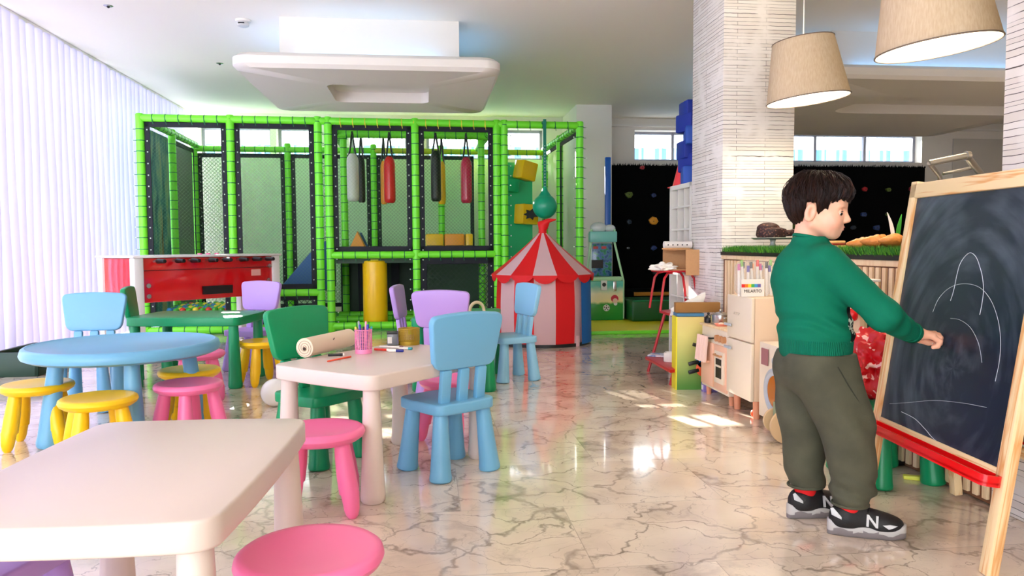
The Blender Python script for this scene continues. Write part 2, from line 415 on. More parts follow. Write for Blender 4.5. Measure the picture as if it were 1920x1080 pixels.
dr = struct(MB().box((rd+0.5, WB-0.01, 1.3), (1.0, 0.03, 2.6), bev=0.004).build('door_1', mat('door_paint', (206, 199, 188), 0.6), rz=RA))
MB().cyl((rd+0.93, WB-0.03, 1.05), (rd+0.93, WB-0.08, 1.05), 0.01).cyl((rd+0.93, WB-0.08, 1.05), (rd+0.82, WB-0.08, 1.05), 0.01).build('door_handle', mat('steel', (190, 190, 190), 0.25, 1), dr)
# blue fence seen outside the ribbon windows
k = N('blue_sheet'); tc = k.n('TexCoord').outputs['Object']; s_ = k.n('SeparateXYZ', i_0=tc)
wv = k.math('LESS_THAN', k.math('FRACT', k.math('DIVIDE', s_.outputs[0], 0.42)), 0.5)
k.link(k.mix(wv, lin((26, 104, 158)), lin((110, 172, 200))), k.b.inputs['Base Color'])
fb = MB(); pts = []
for i in range(220):
    x = -4.5+i*0.07; pts.append((x, WB+1.6+(0.02 if i % 4 < 2 else -0.02)))
fb.strip([(x, y, 0.0) for x, y in pts], [(x, y, 2.62) for x, y in pts]); fb.strip([(x, y+0.03, 2.62) for x, y in pts], [(x, y+0.03, 0.0) for x, y in pts]); fb.strip([(x, y, 2.62) for x, y in pts], [(x, y+0.03, 2.62) for x, y in pts])
tag(fb.build('metal_fence', MATS['blue_sheet'], rz=RA), 'blue and white corrugated sheet fence outside beyond the back windows', 'fence')
# white square column against the back wall
c0 = rx_at(1081, 10.0); c1 = rx_at(1147, 10.0)
struct(MB().box(((c0+c1)/2, 10.0+(WB-10.0)/2, HC/2), (c1-c0, WB-10.0-0.002, HC), bev=0.004).build('wall_column', m_white, rz=RA))
# strip-stone pillars
m_stone = strip_stone('strip_stone', (240, 236, 230), (226, 219, 210))
struct(MB().box((2.255, 5.14, HC/2), (0.51, 0.58, HC), bev=0.006).build('wall_pillar', m_stone, rz=RA))
struct(MB().box((2.255, 2.03, HC/2), (0.51, 0.72, HC), bev=0.006).build('wall_pillar', m_stone, rz=RA))
# dropped ceiling panels with a recess and a light cove above
m_cove = mat('cove_lamp', (200, 225, 255), emit=(120, 190, 255), es=4.6)
def hollow_panel(outer, hole, z0, z1, n=5):
    """rounded slab with a rounded through-hole"""
    b = bmesh.new()
    def ring(x0, x1, y0, y1, r, z):
        w_, d_ = x1-x0, y1-y0
        return [b.verts.new(((x0+x1)/2+x, (y0+y1)/2+y, z)) for x, y in rrect(w_, d_, r, 8)]
    x0, x1, y0, y1, r = outer
    O = [ring(x0+0.12, x1-0.12, y0+0.12, y1-0.12, r, z1), ring(x0+0.03, x1-0.03, y0+0.03, y1-0.03, r, z1-0.01), ring(x0, x1, y0, y1, r, z1-0.04), ring(x0, x1, y0, y1, r, z0+0.03), ring(x0+0.03, x1-0.03, y0+0.03, y1-0.03, r, z0)]
    h0 = ring(*hole, z0); h1 = ring(*hole, z0+0.10)
    for A, B in list(zip(O, O[1:]))+[(O[-1], h0), (h0, h1)]:
        for i in range(len(A)):
            j = (i+1) % len(A); b.faces.new((A[i], A[j], B[j], B[i]))
    b.faces.new(h1); b.faces.new(O[0]); bmesh.ops.recalc_face_normals(b, faces=b.faces)
    return b
def ceiling_panel(x0, x1, y0, y1, hole, label, zb=2.36, bx=0.33):
    t = thing('ceiling_panel', label, 'ceiling panel', rw(0, 0), RA)
    MB().add(hollow_panel((x0, x1, y0, y1, 0.14), hole, zb, zb+0.13)).build('panel', m_white, t)
    MB().box(((x0+x1)/2, (y0+y1)/2, (zb+0.13+HC)/2), (x1-x0-2*bx, y1-y0-2*bx, HC-zb-0.131)).build('riser_box', m_white, t)
    s = MB(); a, b, c, d = x0+bx-0.07, x1-bx+0.07, y0+bx-0.07, y1-bx+0.07; z = zb+0.145
    s.box(((a+b)/2, c, z), (b-a-0.5, 0.02, 0.02)).box(((a+b)/2, d, z), (b-a-0.5, 0.02, 0.02)).box((a, (c+d)/2, z), (0.02, d-c-0.5, 0.02)).box((b, (c+d)/2, z), (0.02, d-c-0.5, 0.02))
    s.build('light_strip', m_cove, t, smooth=False)
    return t
a = wr(*P(435, 122, 2.36)); b = wr(*P(936, 136, 2.36)); c = wr(*P(512, 205, 2.36)); d = wr(*P(908, 217, 2.36))
py0, py1 = (a[1]+b[1])/2, (c[1]+d[1])/2; px0, px1 = (a[0]+c[0])/2, (b[0]+d[0])/2
h0 = wr(*P(602, 158, 2.36)); h1 = wr(*P(800, 194, 2.36))
ceiling_panel(px0, px1, py0, py1, (h0[0]+0.04, h1[0]+0.02, h0[1], h1[1], 0.09), 'white dropped ceiling panel with slot recess above the play frame')
e = wr(*P(1575, 148, 2.36)); g = wr(*P(1557, 210, 2.36))
ceiling_panel(e[0]-0.25, e[0]+3.2, e[1]-0.05, e[1]+3.2, (g[0], g[0]+2.4, e[1]+0.7, g[1]+0.05, 0.2), 'white dropped ceiling panel with blue lit cove behind the lamps')
# smoke detector and tiny ceiling spots
p = P(456, 42, 2.83)
t = thing('smoke_detector', 'round white smoke detector on the ceiling left of the dropped panel', 'smoke detector', (p[0], p[1], HC))
MB().lathe([(0, 0), (0.062, 0), (0.062, -0.018), (0.045, -0.022)]).build('base', m_white, t)
MB().lathe([(0.045, -0.022), (0.05, -0.03), (0.046, -0.05), (0.03, -0.058), (0, -0.058)]).build('sensor', [mat('detector_grey', (205, 205, 205), 0.5)], t)
MB().box((0, -0.048, -0.036), (0.05, 0.01, 0.008)).build('slot', mat('black_plastic', (18, 18, 20), 0.4), t)
for (x, y, lab) in ((203, 11, 'small round steel ceiling sensor nearest the top left corner'), (412, 119, 'small round steel ceiling sensor left of the dropped panel')):
    p = P(x, y, HC)
    t = thing('ceiling_sensor', lab, 'ceiling sensor', (p[0], p[1], HC))
    MB().lathe([(0, -0.004), (0.03, -0.004), (0.036, 0), (0, 0)]).build('rim', mat('steel', (190, 190, 190), 0.25, 1), t)
    MB().sph((0, 0, -0.006), 0.012).build('lens', MATS['black_plastic'], t)
# ---- vertical blinds along the left wall
m_blind = translucent('blind_fabric', (220, 216, 242), 0.16)
def blind(y0, y1, label, step=0.128):
    t = thing('vertical_blind', label, 'blind', rw(0, 0), RA)
    MB().box((WL, (y0+y1)/2, HC-0.02), (0.05, y1-y0, 0.035)).build('headrail', m_white, t)
    n = int((y1-y0)/step); base = None
    for i in range(n):
        b = bmesh.new(); nx = 8; rows = 14; grid = []
        ph = rnd.uniform(0, 6.28)
        for r in range(rows+1):
            z = 0.03+(HC-0.06)*r/rows; row = []
            for k in range(nx+1):
                s = (k/nx-0.5); row.append(b.verts.new((0.03*math.cos(s*PI)+s*0.075+0.006*math.sin(z*3+ph), s*step*1.3+0.004*math.sin(z*4+ph), z)))
            grid.append(row)
        for r in range(rows):
            for k in range(nx): b.faces.new((grid[r][k], grid[r][k+1], grid[r+1][k+1], grid[r+1][k]))
        m = MB(); m.add(b); m.build('slat', m_blind, t, loc=(WL, y0+(i+0.5)*step, 0), rz=rnd.uniform(-0.12, 0.12))
    return t
ye = wr(*P(14, 200, 2.3))[1]; ye = 4.85
blind(ye, WB-0.25, 'white vertical fabric blinds from floor to ceiling along the left wall')
blind(-1.2, ye-0.32, 'white vertical fabric blinds on the left wall nearest the viewer')
struct(MB().box((WL-0.2, ye-0.16, HC/2), (0.1, 0.12, HC)).box((WL-0.2, ye-0.16, 1.45), (0.05, 0.4, 0.05)).build('window_8', mat('dark_frame', (74, 92, 112), 0.4), rz=RA))
# big dark glazing mullions further along outside the blinds
struct(MB().box((WL-0.25, (WF+WB)/2, 0.02), (0.12, WB-WF, 0.04)).build('trim_2', MATS['dark_frame'], rz=RA))

# ================================================================ TABLES, CHAIRS, STOOLS
COL = {'white': (222, 206, 197), 'blue': (112, 176, 214), 'green': (0, 146, 92), 'purple': (186, 152, 226), 'pink': (252, 120, 172), 'yellow': (255, 205, 20), 'sky': (140, 198, 232)}
PM = {k: mat(k+'_plastic', v, 0.34, spec=0.45, bump=(300, 0.015, 0)) for k, v in COL.items()}
CACHE = {}
def part(key, name, fn, m, parent, loc=None):
    if key not in CACHE:
        b = MB(); fn(b); o = b.build(name, m, parent); CACHE[key] = o.data
    else: o = link(name, CACHE[key], parent)
    if loc: o.location = loc
    return o
def leg_fn(p0, p1, r0, r1):
    def f(b):
        p0_, p1_ = Vector(p0), Vector(p1)   # top, bottom
        n = 8; pts = [p1_.lerp(p0_, k/n) for k in range(n+1)]
        pts = [p1_+Vector((0, 0, 0.0))]+[p1_.lerp(p0_, 0.02)]+[p1_.lerp(p0_, 0.06)]+pts[1:]
        rs = [r1*0.84, r1*0.97, r1]+[r1+(r0-r1)*((k/n)**0.8) for k in range(1, n+1)]
        b.tube(pts, rs, 24)
    return f
def table(label, x, y, rz, col, W=0.77, D=0.55, round_=0):
    t = thing('childrens_table', label, 'table', (x, y, 0), rz)
    m = PM[col]
    if round_:
        R = round_
        part(('rt', col), 'tabletop', lambda b: b.lathe([(0, 0.425), (R-0.08, 0.425), (R-0.03, 0.418), (R-0.006, 0.43), (R, 0.445), (R-0.008, 0.472), (R-0.02, 0.48), (R-0.026, 0.4805), (R-0.034, 0.474), (0, 0.474)], n=72), m, t)
        for k in range(4):
            a = k*PI/2; c, s = math.cos(a), math.sin(a)
            part(('rl', col, k), 'leg', leg_fn((0.29*c, 0.29*s, 0.43), (0.34*c, 0.34*s, 0.0), 0.033, 0.052), m, t)
    else:
        part(('tt', col, W), 'tabletop', lambda b: b.prism(rrect(W, D, 0.055, 8, bow=0.008), 0.058, Matrix.Translation((0, 0, 0.422)), bev=0.007, seg=3), m, t)
        for k, (sx, sy) in enumerate(((1, 1), (-1, 1), (-1, -1), (1, -1))):
            part(('tl', col, W, k), 'leg', leg_fn((sx*(W/2-0.052), sy*(D/2-0.052), 0.43), (sx*(W/2-0.046), sy*(D/2-0.046), 0.0), 0.031, 0.047), m, t)
    return t
def backrest_fn(b):
    pts = []; ht, hb, H, r = 0.185, 0.152, 0.225, 0.045
    base = [(hb, 0), (ht, H), (-ht, H), (-hb, 0)]
    for i, (cx, cy) in enumerate(base):     # rounded corners by quadratic curves
        pv = base[i-1]; nx = base[(i+1) % 4]
        A = Vector((cx, cy)); B = (Vector(pv)-A).normalized()*r+A; D_ = (Vector(nx)-A).normalized()*r+A
        for k in range(7):
            t = k/6; q = B*(1-t)**2+A*2*t*(1-t)+D_*t*t; pts.append((q.x, q.y))
    q = []
    for i, p in enumerate(pts):
        q.append(p); nx = pts[(i+1) % len(pts)]
        if abs(p[1]-H) < 1e-6 and abs(nx[1]-H) < 1e-6:
            for k in range(1, 8): s = k/8; q.append((p[0]+(nx[0]-p[0])*s, H+0.008*(1-(2*s-1)**2)))
    Mx = quat_frame((-0.128, 0, 0.447), (0, 1, 0), (-0.14, 0, 1))
    b.prism(q, 0.034, Mx, bev=0.008, seg=3)
def chair(label, x, y, face, col):
    t = thing('childrens_chair', label, 'chair', (x, y, 0), face); m = PM[col]
    def seat(b):
        b.prism([(px*1.0, py*(1.0+0.06*(px > 0))) for px, py in rrect(0.29, 0.30, 0.04, 6, bow=0.006)], 0.045, Matrix.Translation((0.0, 0, 0.268)), bev=0.008, seg=3)
    part(('cs', col), 'seat', seat, m, t)
    part(('cb', col), 'backrest', backrest_fn, m, t)
    for k, yy in enumerate((-0.09, 0, 0.09)):
        part(('csl', col, k), 'back_slat', lambda b, yy=yy: b.prism(rrect(0.046, 0.155, 0.008, 3), 0.026, quat_frame((-0.118, yy, 0.37), (0, 1, 0), (-0.13, 0, 1)), bev=0.004), m, t)
    for k, (sx, sy) in enumerate(((1, 1), (-1, 1), (-1, -1), (1, -1))):
        part(('cl', col, k), 'leg', leg_fn((sx*0.10, sy*0.108, 0.27), (sx*0.122, sy*0.128, 0.0), 0.03, 0.046), m, t)
    return t
def stool(label, x, y, rz, col):
    t = thing('childrens_stool', label, 'stool', (x, y, 0), rz); m = PM[col]
    part(('ss', col), 'seat', lambda b: b.lathe([(0, 0.262), (0.125, 0.262), (0.135, 0.258), (0.14, 0.262), (0.152, 0.27), (0.158, 0.282), (0.155, 0.294), (0.146, 0.301), (0.132, 0.301), (0.10, 0.295), (0.05, 0.291), (0, 0.29)], n=64), m, t)
    for k in range(4):
        a = PI/4+k*PI/2; c, s = math.cos(a), math.sin(a)
        def f(b, c=c, s=s):
            pts = [Vector((0.105*c, 0.105*s, 0.265)), Vector((0.112*c, 0.112*s, 0.22)), Vector((0.125*c, 0.125*s, 0.15)), Vector((0.137*c, 0.137*s, 0.09)), Vector((0.143*c, 0.143*s, 0.085)), Vector((0.15*c, 0.15*s, 0.03)), Vector((0.152*c, 0.152*s, 0.01)), Vector((0.152*c, 0.152*s, 0.0))]
            b.tube(pts, [0.026, 0.030, 0.034, 0.0345, 0.0325, 0.027, 0.021, 0.013], 20)
        part(('sl', col, k), 'leg', f, m, t)
    return t
vR = math.radians
# foreground white table
a = Vector(P(404, 975, 0.48)); b = Vector(P(578, 784, 0.48)); ang = math.atan2(b.y-a.y, b.x-a.x); mid = (a+b)/2
nrm = Vector((-math.sin(ang), math.cos(ang))); c = mid+nrm*0.275
table('large white table in the foreground, bottom left', c.x, c.y, ang, 'white')
# middle white table
A = Vector(P(708, 937)); B = Vector(P(895, 858)); Cc = Vector(P(750, 833)); D_ = A+Cc-B
cen = (A+Cc)/2; ang = math.atan2((B-A).y, (B-A).x)
T2 = table('white table holding the paper roll and pen cups, behind the blue chair', cen.x-0.005, cen.y, ang, 'white'); T2c, T2a = cen, ang
table('round light blue table with raised rim on the left', -1.93, 3.66, vR(33), 'blue', round_=0.445)
table('green table in front of the red football table', -2.2, 5.17, vR(-1), 'green')
table('green table mostly hidden behind the two purple chairs in the centre', -0.37, 5.12, vR(88), 'green', W=0.770001)
chair('light blue chair at the white table, its back turned to the viewer', -0.275, 3.10, vR(131), 'blue')
chair('green chair tucked at the left of the white table with the pens', -0.86, 3.27, vR(-32), 'green')
chair('light blue chair behind the round blue table, by the blinds', -2.50, 4.33, vR(-80), 'blue')
chair('green chair seen from the side at the left end of the green table', -2.53, 5.16, vR(17), 'green')
chair('purple chair behind the green table, before the red football table', -2.02, 5.70, vR(-108), 'purple')
chair('purple chair with its back to the viewer, behind the white table', -0.42, 4.62, vR(84), 'purple')
chair('purple chair seen edge-on left of the hidden green table', -0.66, 5.12, vR(-3), 'purple')
chair('pale blue chair beside the striped tent, facing left', -0.01, 5.22, vR(205), 'sky')
chair('purple chair under the foreground white table, bottom left corner', -1.13, 1.50, vR(-8), 'purple')
chair('green chair behind the easel carrying the red cloth pile', 1.51, 2.965, vR(193), 'green')
stool('pink stool nearest the viewer, in the foreground centre', *P(581, 1030, 0.3), 0.3, 'pink')
stool('pink stool between the foreground table and the white table', -0.69, 2.62, vR(12), 'pink')
stool('pink stool under the far end of the white table behind the blue chair', -0.30, 3.60, vR(60), 'pink')
stool('yellow stool cut by the left edge of the frame', *P(70, 718, 0.3), vR(20), 'yellow')
stool('yellow stool in front of the round blue table', -1.81, 3.20, vR(38), 'yellow')
stool('pink stool right of the round blue table, with a yellow one behind', -1.56, 3.53, vR(60), 'pink')
stool('yellow stool squeezed between two pink stools near the round table', *P(355, 691, 0.3), vR(10), 'yellow')
stool('pink stool below the front edge of the green table', *P(372, 659, 0.3), vR(30), 'pink')
stool('yellow stool tucked beneath the right end of the green table', -1.74, 5.10, vR(45), 'yellow')
# ================================================================ SOFT PLAY FRAME
m_foam = mat('lime_foam', (122, 242, 52), 0.4, spec=0.5); m_foam2 = mat('yellow_green_foam', (190, 214, 40), 0.4)
m_tie = mat('green_cable_tie', (10, 120, 62), 0.5); m_tie2 = mat('yellow_cable_tie', (235, 225, 60), 0.5)
m_pad = mat('navy_webbing', (16, 22, 34), 0.75); m_hook = mat('pale_hook', (214, 226, 214), 0.4)
m_net = net('green_net', (96, 150, 90), 0.04, 0.022); m_netb = net('back_net', (170, 216, 168), 0.05, 0.2, 0.62); m_netd = net('dark_net', (24, 60, 40), 0.06, 0.16)
m_tarp = mat('green_tarp', (0, 182, 112), 0.45); m_dark = mat('dark_green_vinyl', (4, 58, 28), 0.5); m_mat = mat('green_floor_mat', (48, 170, 40), 0.5)
m_yel = mat('yellow_vinyl', (248, 200, 20), 0.3); m_blk = MATS['black_plastic']; m_red = mat('red_vinyl', (214, 8, 20), 0.3)
m_steel = MATS['steel']
FA = Vector((-3.96, 7.9)); FE = Vector((0.806, 8.6)); FANG = math.atan2((FE-FA).y, (FE-FA).x); FLEN = (FE-FA).length
fx_ = (FE-FA).normalized(); fy_ = Vector((-fx_.y, fx_.x))
def fl(x, y, z=0.0): q = FA+fx_*x+fy_*y; return (q.x, q.y, z)
def flx(px, y=0.0, py=400):                # local x seen at pixel column, on the line at depth y
    d = ray(px, py); d2 = Vector((d.x, d.y)); o = FA+fy_*y
    t = (o.x*fx_.y-o.y*fx_.x)/(d2.x*fx_.y-d2.y*fx_.x); return (d2*t-FA).dot(fx_)
def flz(px, py, y=0.0):
    x = flx(px, y, py); q = fl(x, y); return Zat(px, py, q[1])
pf = thing('play_structure', 'large lime green padded play frame with black edged netting at the back', 'play frame', (FA.x, FA.y, 0), FANG)
HT = 2.36; DP = 2.2
HK = MB()                                   # cords and pale hooks of the netting, one set
def ringed(L, r, ties, m, tm, name='post'):
    """padded tube along z with tie rings moulded in (one surface, two materials)"""
    b = MB(); prof = [(0, 0), (r*0.8, 0), (r, 0.012)]
    for z in ties: prof += [(r, z-0.0045), (r+0.003, z-0.004), (r+0.003, z+0.004), (r, z+0.0045)]
    prof += [(r, L-0.012), (r*0.8, L), (0, L)]
    b.lathe(prof, n=20)
    for f in b.bm.faces:
        z = f.calc_center_median().z
        if any(abs(z-t_) < 0.0046 for t_ in ties) and math.hypot(*f.calc_center_median().xy) > r*0.9: f.material_index = 1
    return b
def post(x, y, z0=0.0, z1=HT, r=0.043, m=None, ties=True, hooks=True):
    zs_ = []; z = 0.1+rnd.uniform(0, 0.03)
    while z < z1-z0-0.05: zs_.append(z); z += rnd.uniform(0.105, 0.125)
    b = ringed(z1-z0, r, zs_, m, m_tie); o = b.build('post', [m or m_foam, m_tie], pf, loc=(x, y, z0))
    if hooks:
        for z in zs_:
            HK.mi = 0; HK.cyl((x-r-0.028, y, z0+z), (x+r+0.028, y, z0+z-0.006), 0.0035, n=6)
            HK.mi = 1; HK.sph((x-r-0.03, y-0.014, z0+z), 0.008, 8).sph((x+r+0.03, y-0.014, z0+z-0.006), 0.008, 8)
    return o
def beam(p0, p1, r=0.04, m=None, tm=None, below=True):
    p0, p1 = Vector(p0), Vector(p1); L = (p1-p0).length; n = int(L/0.13); d = (p1-p0)/L
    b = ringed(L, r, [k*L/n for k in range(1, n)], m, tm)
    b.bm.transform(Matrix.Translation(p0) @ Vector((0, 0, 1)).rotation_difference(d).to_matrix().to_4x4())
    o = b.build('beam', [m or m_foam, tm or m_tie], pf)
    if below:
        HK.mi = 2 if tm is m_tie2 else 0
        for k in range(1, n): q = p0+d*(k*L/n); HK.cyl(q+Vector((0, -r, 0)), q+d*0.01+Vector((0, -r*0.6, -r-0.03)), 0.0035, n=6)
    return o
PX = [flx(px) for px in (268, 436, 599, 618, 780, 932, 946, 1087)]
for i, x in enumerate(PX): post(x, 0)
bx_ = [0.0, 1.22, 2.38, 3.32, 4.05, FLEN]
for i, x in enumerate(bx_): post(x, DP, hooks=i < 3)
for i, x in enumerate((PX[0], PX[3]+0.08, PX[5]-0.06, PX[7])): post(x, 1.1, hooks=False)
zt = HT-0.045
beam((PX[0], 0, zt), (PX[2], 0, zt)); beam((PX[3], 0, zt), (PX[5], 0, zt), tm=m_tie2); beam((PX[6], 0, zt), (PX[7], 0, zt))
beam((PX[2], 0, zt), (PX[3], 0, zt)); beam((PX[5], 0, zt), (PX[6], 0, zt))
zm = flz(690, 478); zl = 0.44
beam((PX[3], 0, zm), (PX[4], 0, zm)); beam((PX[4], 0, zm), (PX[5], 0, zm))
beam((PX[1], 0, zl), (PX[2], 0, zl)); beam((PX[0], 0, 0.05), (PX[1], 0, 0.05)); beam((PX[1], 0, 0.05), (PX[2], 0, 0.05))
beam((PX[3], 0, 0.06), (PX[4], 0, 0.06)); beam((PX[4], 0, 0.06), (PX[5], 0, 0.06))
beam((0, DP, zt-0.04), (2.38, DP, zt-0.04)); beam((2.38, DP, zt-0.04), (FLEN, DP, zt-0.04), m=m_foam2)
for x in (PX[0], PX[3], PX[5], PX[7]): beam((x, 0, zt), (x, DP, zt), below=False)
beam((PX[3], 0.9, zt), (PX[5], 0.9, zt), r=0.05); beam((PX[3], 0.95, 0.10), (PX[5], 0.95, 0.10)); beam((PX[3], 0.55, 0.08), (PX[5], 0.55, 0.08))
# netting panels, each with a navy webbing border
def panel(x0, x1, z0, z1, y, m=m_net, bw=0.055, sides='lrtb', xs=None):
    """panel in the plane y=const; if xs given, a side panel at x=xs spanning y0..y1 = x0..x1"""
    def q(a, z): return (xs, a, z) if xs is not None else (a, y, z)
    n_ = MB().poly([q(x0, z0), q(x1, z0), q(x1, z1), q(x0, z1)]).build('net_panel', m, pf, smooth=False)
    b = MB(); T = 0.012
    def bar(a0, a1, c0, c1):
        c = q((a0+a1)/2, (c0+c1)/2); d = (T, a1-a0, c1-c0) if xs is not None else (a1-a0, T, c1-c0); b.box(c, d, bev=0.004, seg=1)
    if 'l' in sides: bar(x0, x0+bw, z0, z1)
    if 'r' in sides: bar(x1-bw, x1, z0, z1)
    if 'b' in sides: bar(x0, x1, z0, z0+bw)
    if 't' in sides: bar(x0, x1, z1-bw, z1)
    b.build('webbing_border', m_pad, n_); return n_
r_ = 0.043
panel(PX[0]+r_, PX[1]-r_, 0.10, zt-0.04, 0.0, sides='lrt'); panel(PX[1]+r_, PX[2]-r_, zl+0.04, zt-0.04, 0.0)
panel(PX[1]+r_, PX[2]-r_, 0.10, zl-0.03, 0.0, m=m_netd)
panel(PX[3]+r_, PX[4]-r_, zm+0.04, zt-0.04, 0.0); panel(PX[4]+r_, PX[5]-r_, zm+0.04, zt-0.04, 0.0)
panel(PX[4]+r_, PX[5]-r_, 0.10, zm-0.04, 0.0, m=m_netd, bw=0.07)
for a, b in zip(bx_[:3], bx_[1:3]+[2.38]):
    if b > a: panel(a+r_, b-r_, 0.1, zt-0.10, DP, m=m_netb)
panel(2.38+r_, PX[5]-0.05, zm, zt-0.10, DP, m=m_netb); panel(1.1, DP, 0.1, zt-0.05, 0, xs=0.0)
panel(0.05, 1.05, 0.1, zt-0.05, 0, xs=FLEN-0.02); panel(1.1, DP, 0.1, zt-0.05, 0, xs=FLEN-0.02)
hk = HK.build('netting_cord_set', [m_tie, m_hook, m_tie2], pf); hk['kind'] = 'stuff'
# painted jungle panel on the left side
k = N('painted_panel'); tc = k.n('TexCoord').outputs['Object']; mp = k.n('Mapping', i_0=tc); mp.inputs['Scale'].default_value = (1, 4.2, 1.5)
n1 = k.n('TexNoise', i_Vector=mp.outputs[0], i_Scale=1.6, i_Detail=6.0, i_Distortion=0.6); s_ = k.n('SeparateXYZ', i_0=tc)
col = k.ramp(n1.outputs[0], [(0.3, (26, 78, 96)), (0.46, (58, 128, 140)), (0.55, (110, 160, 150)), (0.66, (150, 172, 140)), (0.8, (40, 100, 80))])
tr_ = k.math('LESS_THAN', k.math('ABSOLUTE', k.math('SUBTRACT', s_.outputs[1], 0.72)), k.math('MULTIPLY', k.math('SUBTRACT', 1.45, s_.outputs[2]), 0.07))
col = k.mix(tr_, col, k.ramp(n1.outputs[0], [(0.4, (80, 64, 44)), (0.6, (188, 172, 128))]))
k.link(col, k.b.inputs['Base Color']); k.b.inputs['Roughness'].default_value = 0.7
MB().box((0.0, 0.56, 1.2), (0.02, 0.94, 2.1)).build('painted_panel', MATS['painted_panel'], pf)
MB().box((-0.02, 1.63, 1.2), (0.02, 0.98, 2.1)).build('grey_panel', mat('grey_vinyl', (120, 128, 128), 0.6), pf)
# floors, lower dark panels, green wall with blocks in the right bay
MB().box(((PX[3]+PX[5])/2, DP/2+0.05, zm-0.07), (PX[5]-PX[3]-0.1, DP-0.1, 0.05)).build('deck', m_dark, pf)
MB().box((FLEN/2, DP/2, 0.012), (FLEN, DP, 0.02)).build('floor_mat', m_mat, pf)
MB().box(((PX[3]+PX[5])/2, 1.35, zm/2), (PX[5]-PX[3], 0.04, zm-0.1)).build('back_panel', m_dark, pf)
sf = MB(); x0, x1 = PX[3]+0.24, PX[4]-0.2
for (a, b, c, d) in ((x0, x1, 0.14, 0.24), (x0, x1, zm-0.12, zm-0.05), (x0, x0+0.12, 0.2, zm-0.1), (x1-0.1, x1, 0.2, zm-0.1)): sf.box(((a+b)/2, 0.97, (c+d)/2), (b-a, 0.05, d-c), bev=0.01)
sf.build('inner_frame_pad', m_pad, pf)
MB().box(((PX[6]+PX[7])/2-0.16, 1.25, 1.05), (PX[7]-PX[6]-0.36, 0.05, 1.95)).build('green_wall_panel', m_tarp, pf)
for (px, py, s, m, rot) in ((985, 320, 0.24, m_yel, 0.2), (987, 402, 0.26, m_yel, 0.05), (956, 348, 0.17, m_tarp, 0.1)):
    y = 1.1; x = flx(px, y, py); z = flz(px, py, y)
    MB().box((0, 0, 0), (s, 0.2, s), bev=0.02, M=Matrix.Translation((x, y, z)) @ Matrix.Rotation(rot, 4, 'Y') @ Matrix.Rotation(0.5, 4, 'Z')).build('wall_block', m, pf)
x = flx(995, 0.98, 402); z = flz(995, 402, 0.98)
st_ = [(0.1*math.cos(a)*(1 if i % 2 else 0.62), 0.075*math.sin(a)*(1 if i % 2 else 0.6)) for i, a in enumerate([2*PI*k/14 for k in range(14)])]
MB().prism(st_, 0.02, quat_frame((x, 0.96, z), (1, 0, 0), (0, 0, 1))).build('black_splat_patch', m_blk, pf)
# blue slope in the left bay
xa, xb = flx(536, 0.7, 540), PX[2]+0.05
MB().prism([(xa-0.05, zl), (xb, zl), (xb, 1.02), (xb-0.12, 0.98)], 0.9, quat_frame((0, 1.3, 0), (1, 0, 0), (0, 0, 1)), bev=0.02).build('blue_slope', mat('blue_fabric', (52, 96, 150), 0.7, bump=(60, 0.2, 0.1)), pf)
# vinyl shapes lying on the deck
def onframe(name, label, cat, x, y, z, group=None, rz=0): return thing(name, label, cat, fl(x, y, z), FANG+rz, group)
dz = zm-0.045
x = flx(672, 0.9); t = onframe('foam_wedge', 'orange triangular foam wedge on the upper deck of the play frame', 'foam block', x, 0.9, dz)
m_or = mat('orange_vinyl', (240, 158, 40), 0.45)
MB().prism([(-0.15, 0), (0.15, 0), (0.0, 0.32)], 0.3, quat_frame((0, 0, 0), (1, 0, 0), (0, 0, 1)), bev=0.01).build('wedge_body', m_or, t)
MB().prism([(0.04, 0.0), (0.165, 0), (0.02, 0.31), (0.0, 0.31)], 0.05, quat_frame((0.012, 0.05, 0), (1, 0, 0), (0, 0, 1))).build('side_panel', mat('blue_fabric', (52, 96, 150)), t)
for (pa, pb, m, lab) in ((797, 831, m_yel, 'yellow foam cube on the upper deck, left of the orange cube'), (832, 870, m_or, 'orange foam cube on the upper deck between two yellow shapes'), (871, 886, m_yel, 'narrow yellow foam block at the right end of the deck row')):
    a, b = flx(pa, 0.9), flx(pb, 0.9); w_ = b-a-0.01
    t = onframe('foam_cube', lab, 'foam block', (a+b)/2, 0.95, dz)
    MB().box((0, 0, 0.145), (w_, 0.28, 0.29), bev=0.018).build('cushion', m, t); MB().box((0, -0.142, 0.145), (w_*0.9, 0.004, 0.006)).build('zip_seam', m_pad, t)
# hanging punch bags
def bag(px, ztop, zbot, wpx, y, m, label):
    x = flx(px, y, 300); q = fl(x, y); r = wpx/1387*q[1]/2
    t = onframe('punch_bag', label, 'punch bag', x, y, 0)
    MB().lathe([(0, zbot), (r*0.7, zbot), (r*0.95, zbot+0.02), (r, zbot+0.05), (r, ztop-0.1), (r*0.92, ztop-0.05), (r*0.5, ztop), (0, ztop)], n=28).build('bag', m, t)
    MB().tube([(0, 0, zt), (r*0.4, 0, ztop+0.05), (r*0.7, 0, ztop-0.06)], 0.011, 8).tube([(0, 0, zt), (-r*0.4, 0, ztop+0.05), (-r*0.7, 0, ztop-0.06)], 0.011, 8).build('strap', m_blk, t)
    return t
m_whv = mat('grey_white_vinyl', (214, 212, 206), 0.35); m_mar = mat('maroon_vinyl', (188, 40, 72), 0.25)
zb = flz(672, 379, 0.9)
bag(661, 2.05, zb, 22, 0.72, m_whv, 'grey-white hanging punch bag, leftmost in the play frame')
bag(677, 2.03, zb, 14, 0.98, m_blk, 'black hanging punch bag just right of the grey-white one')
bag(719, 2.0, zb-0.02, 12, 1.0, m_or, 'orange hanging punch bag half hidden by the bright red one')
bag(730, 2.02, zb-0.02, 21, 0.72, m_red, 'bright red hanging punch bag in the play frame')
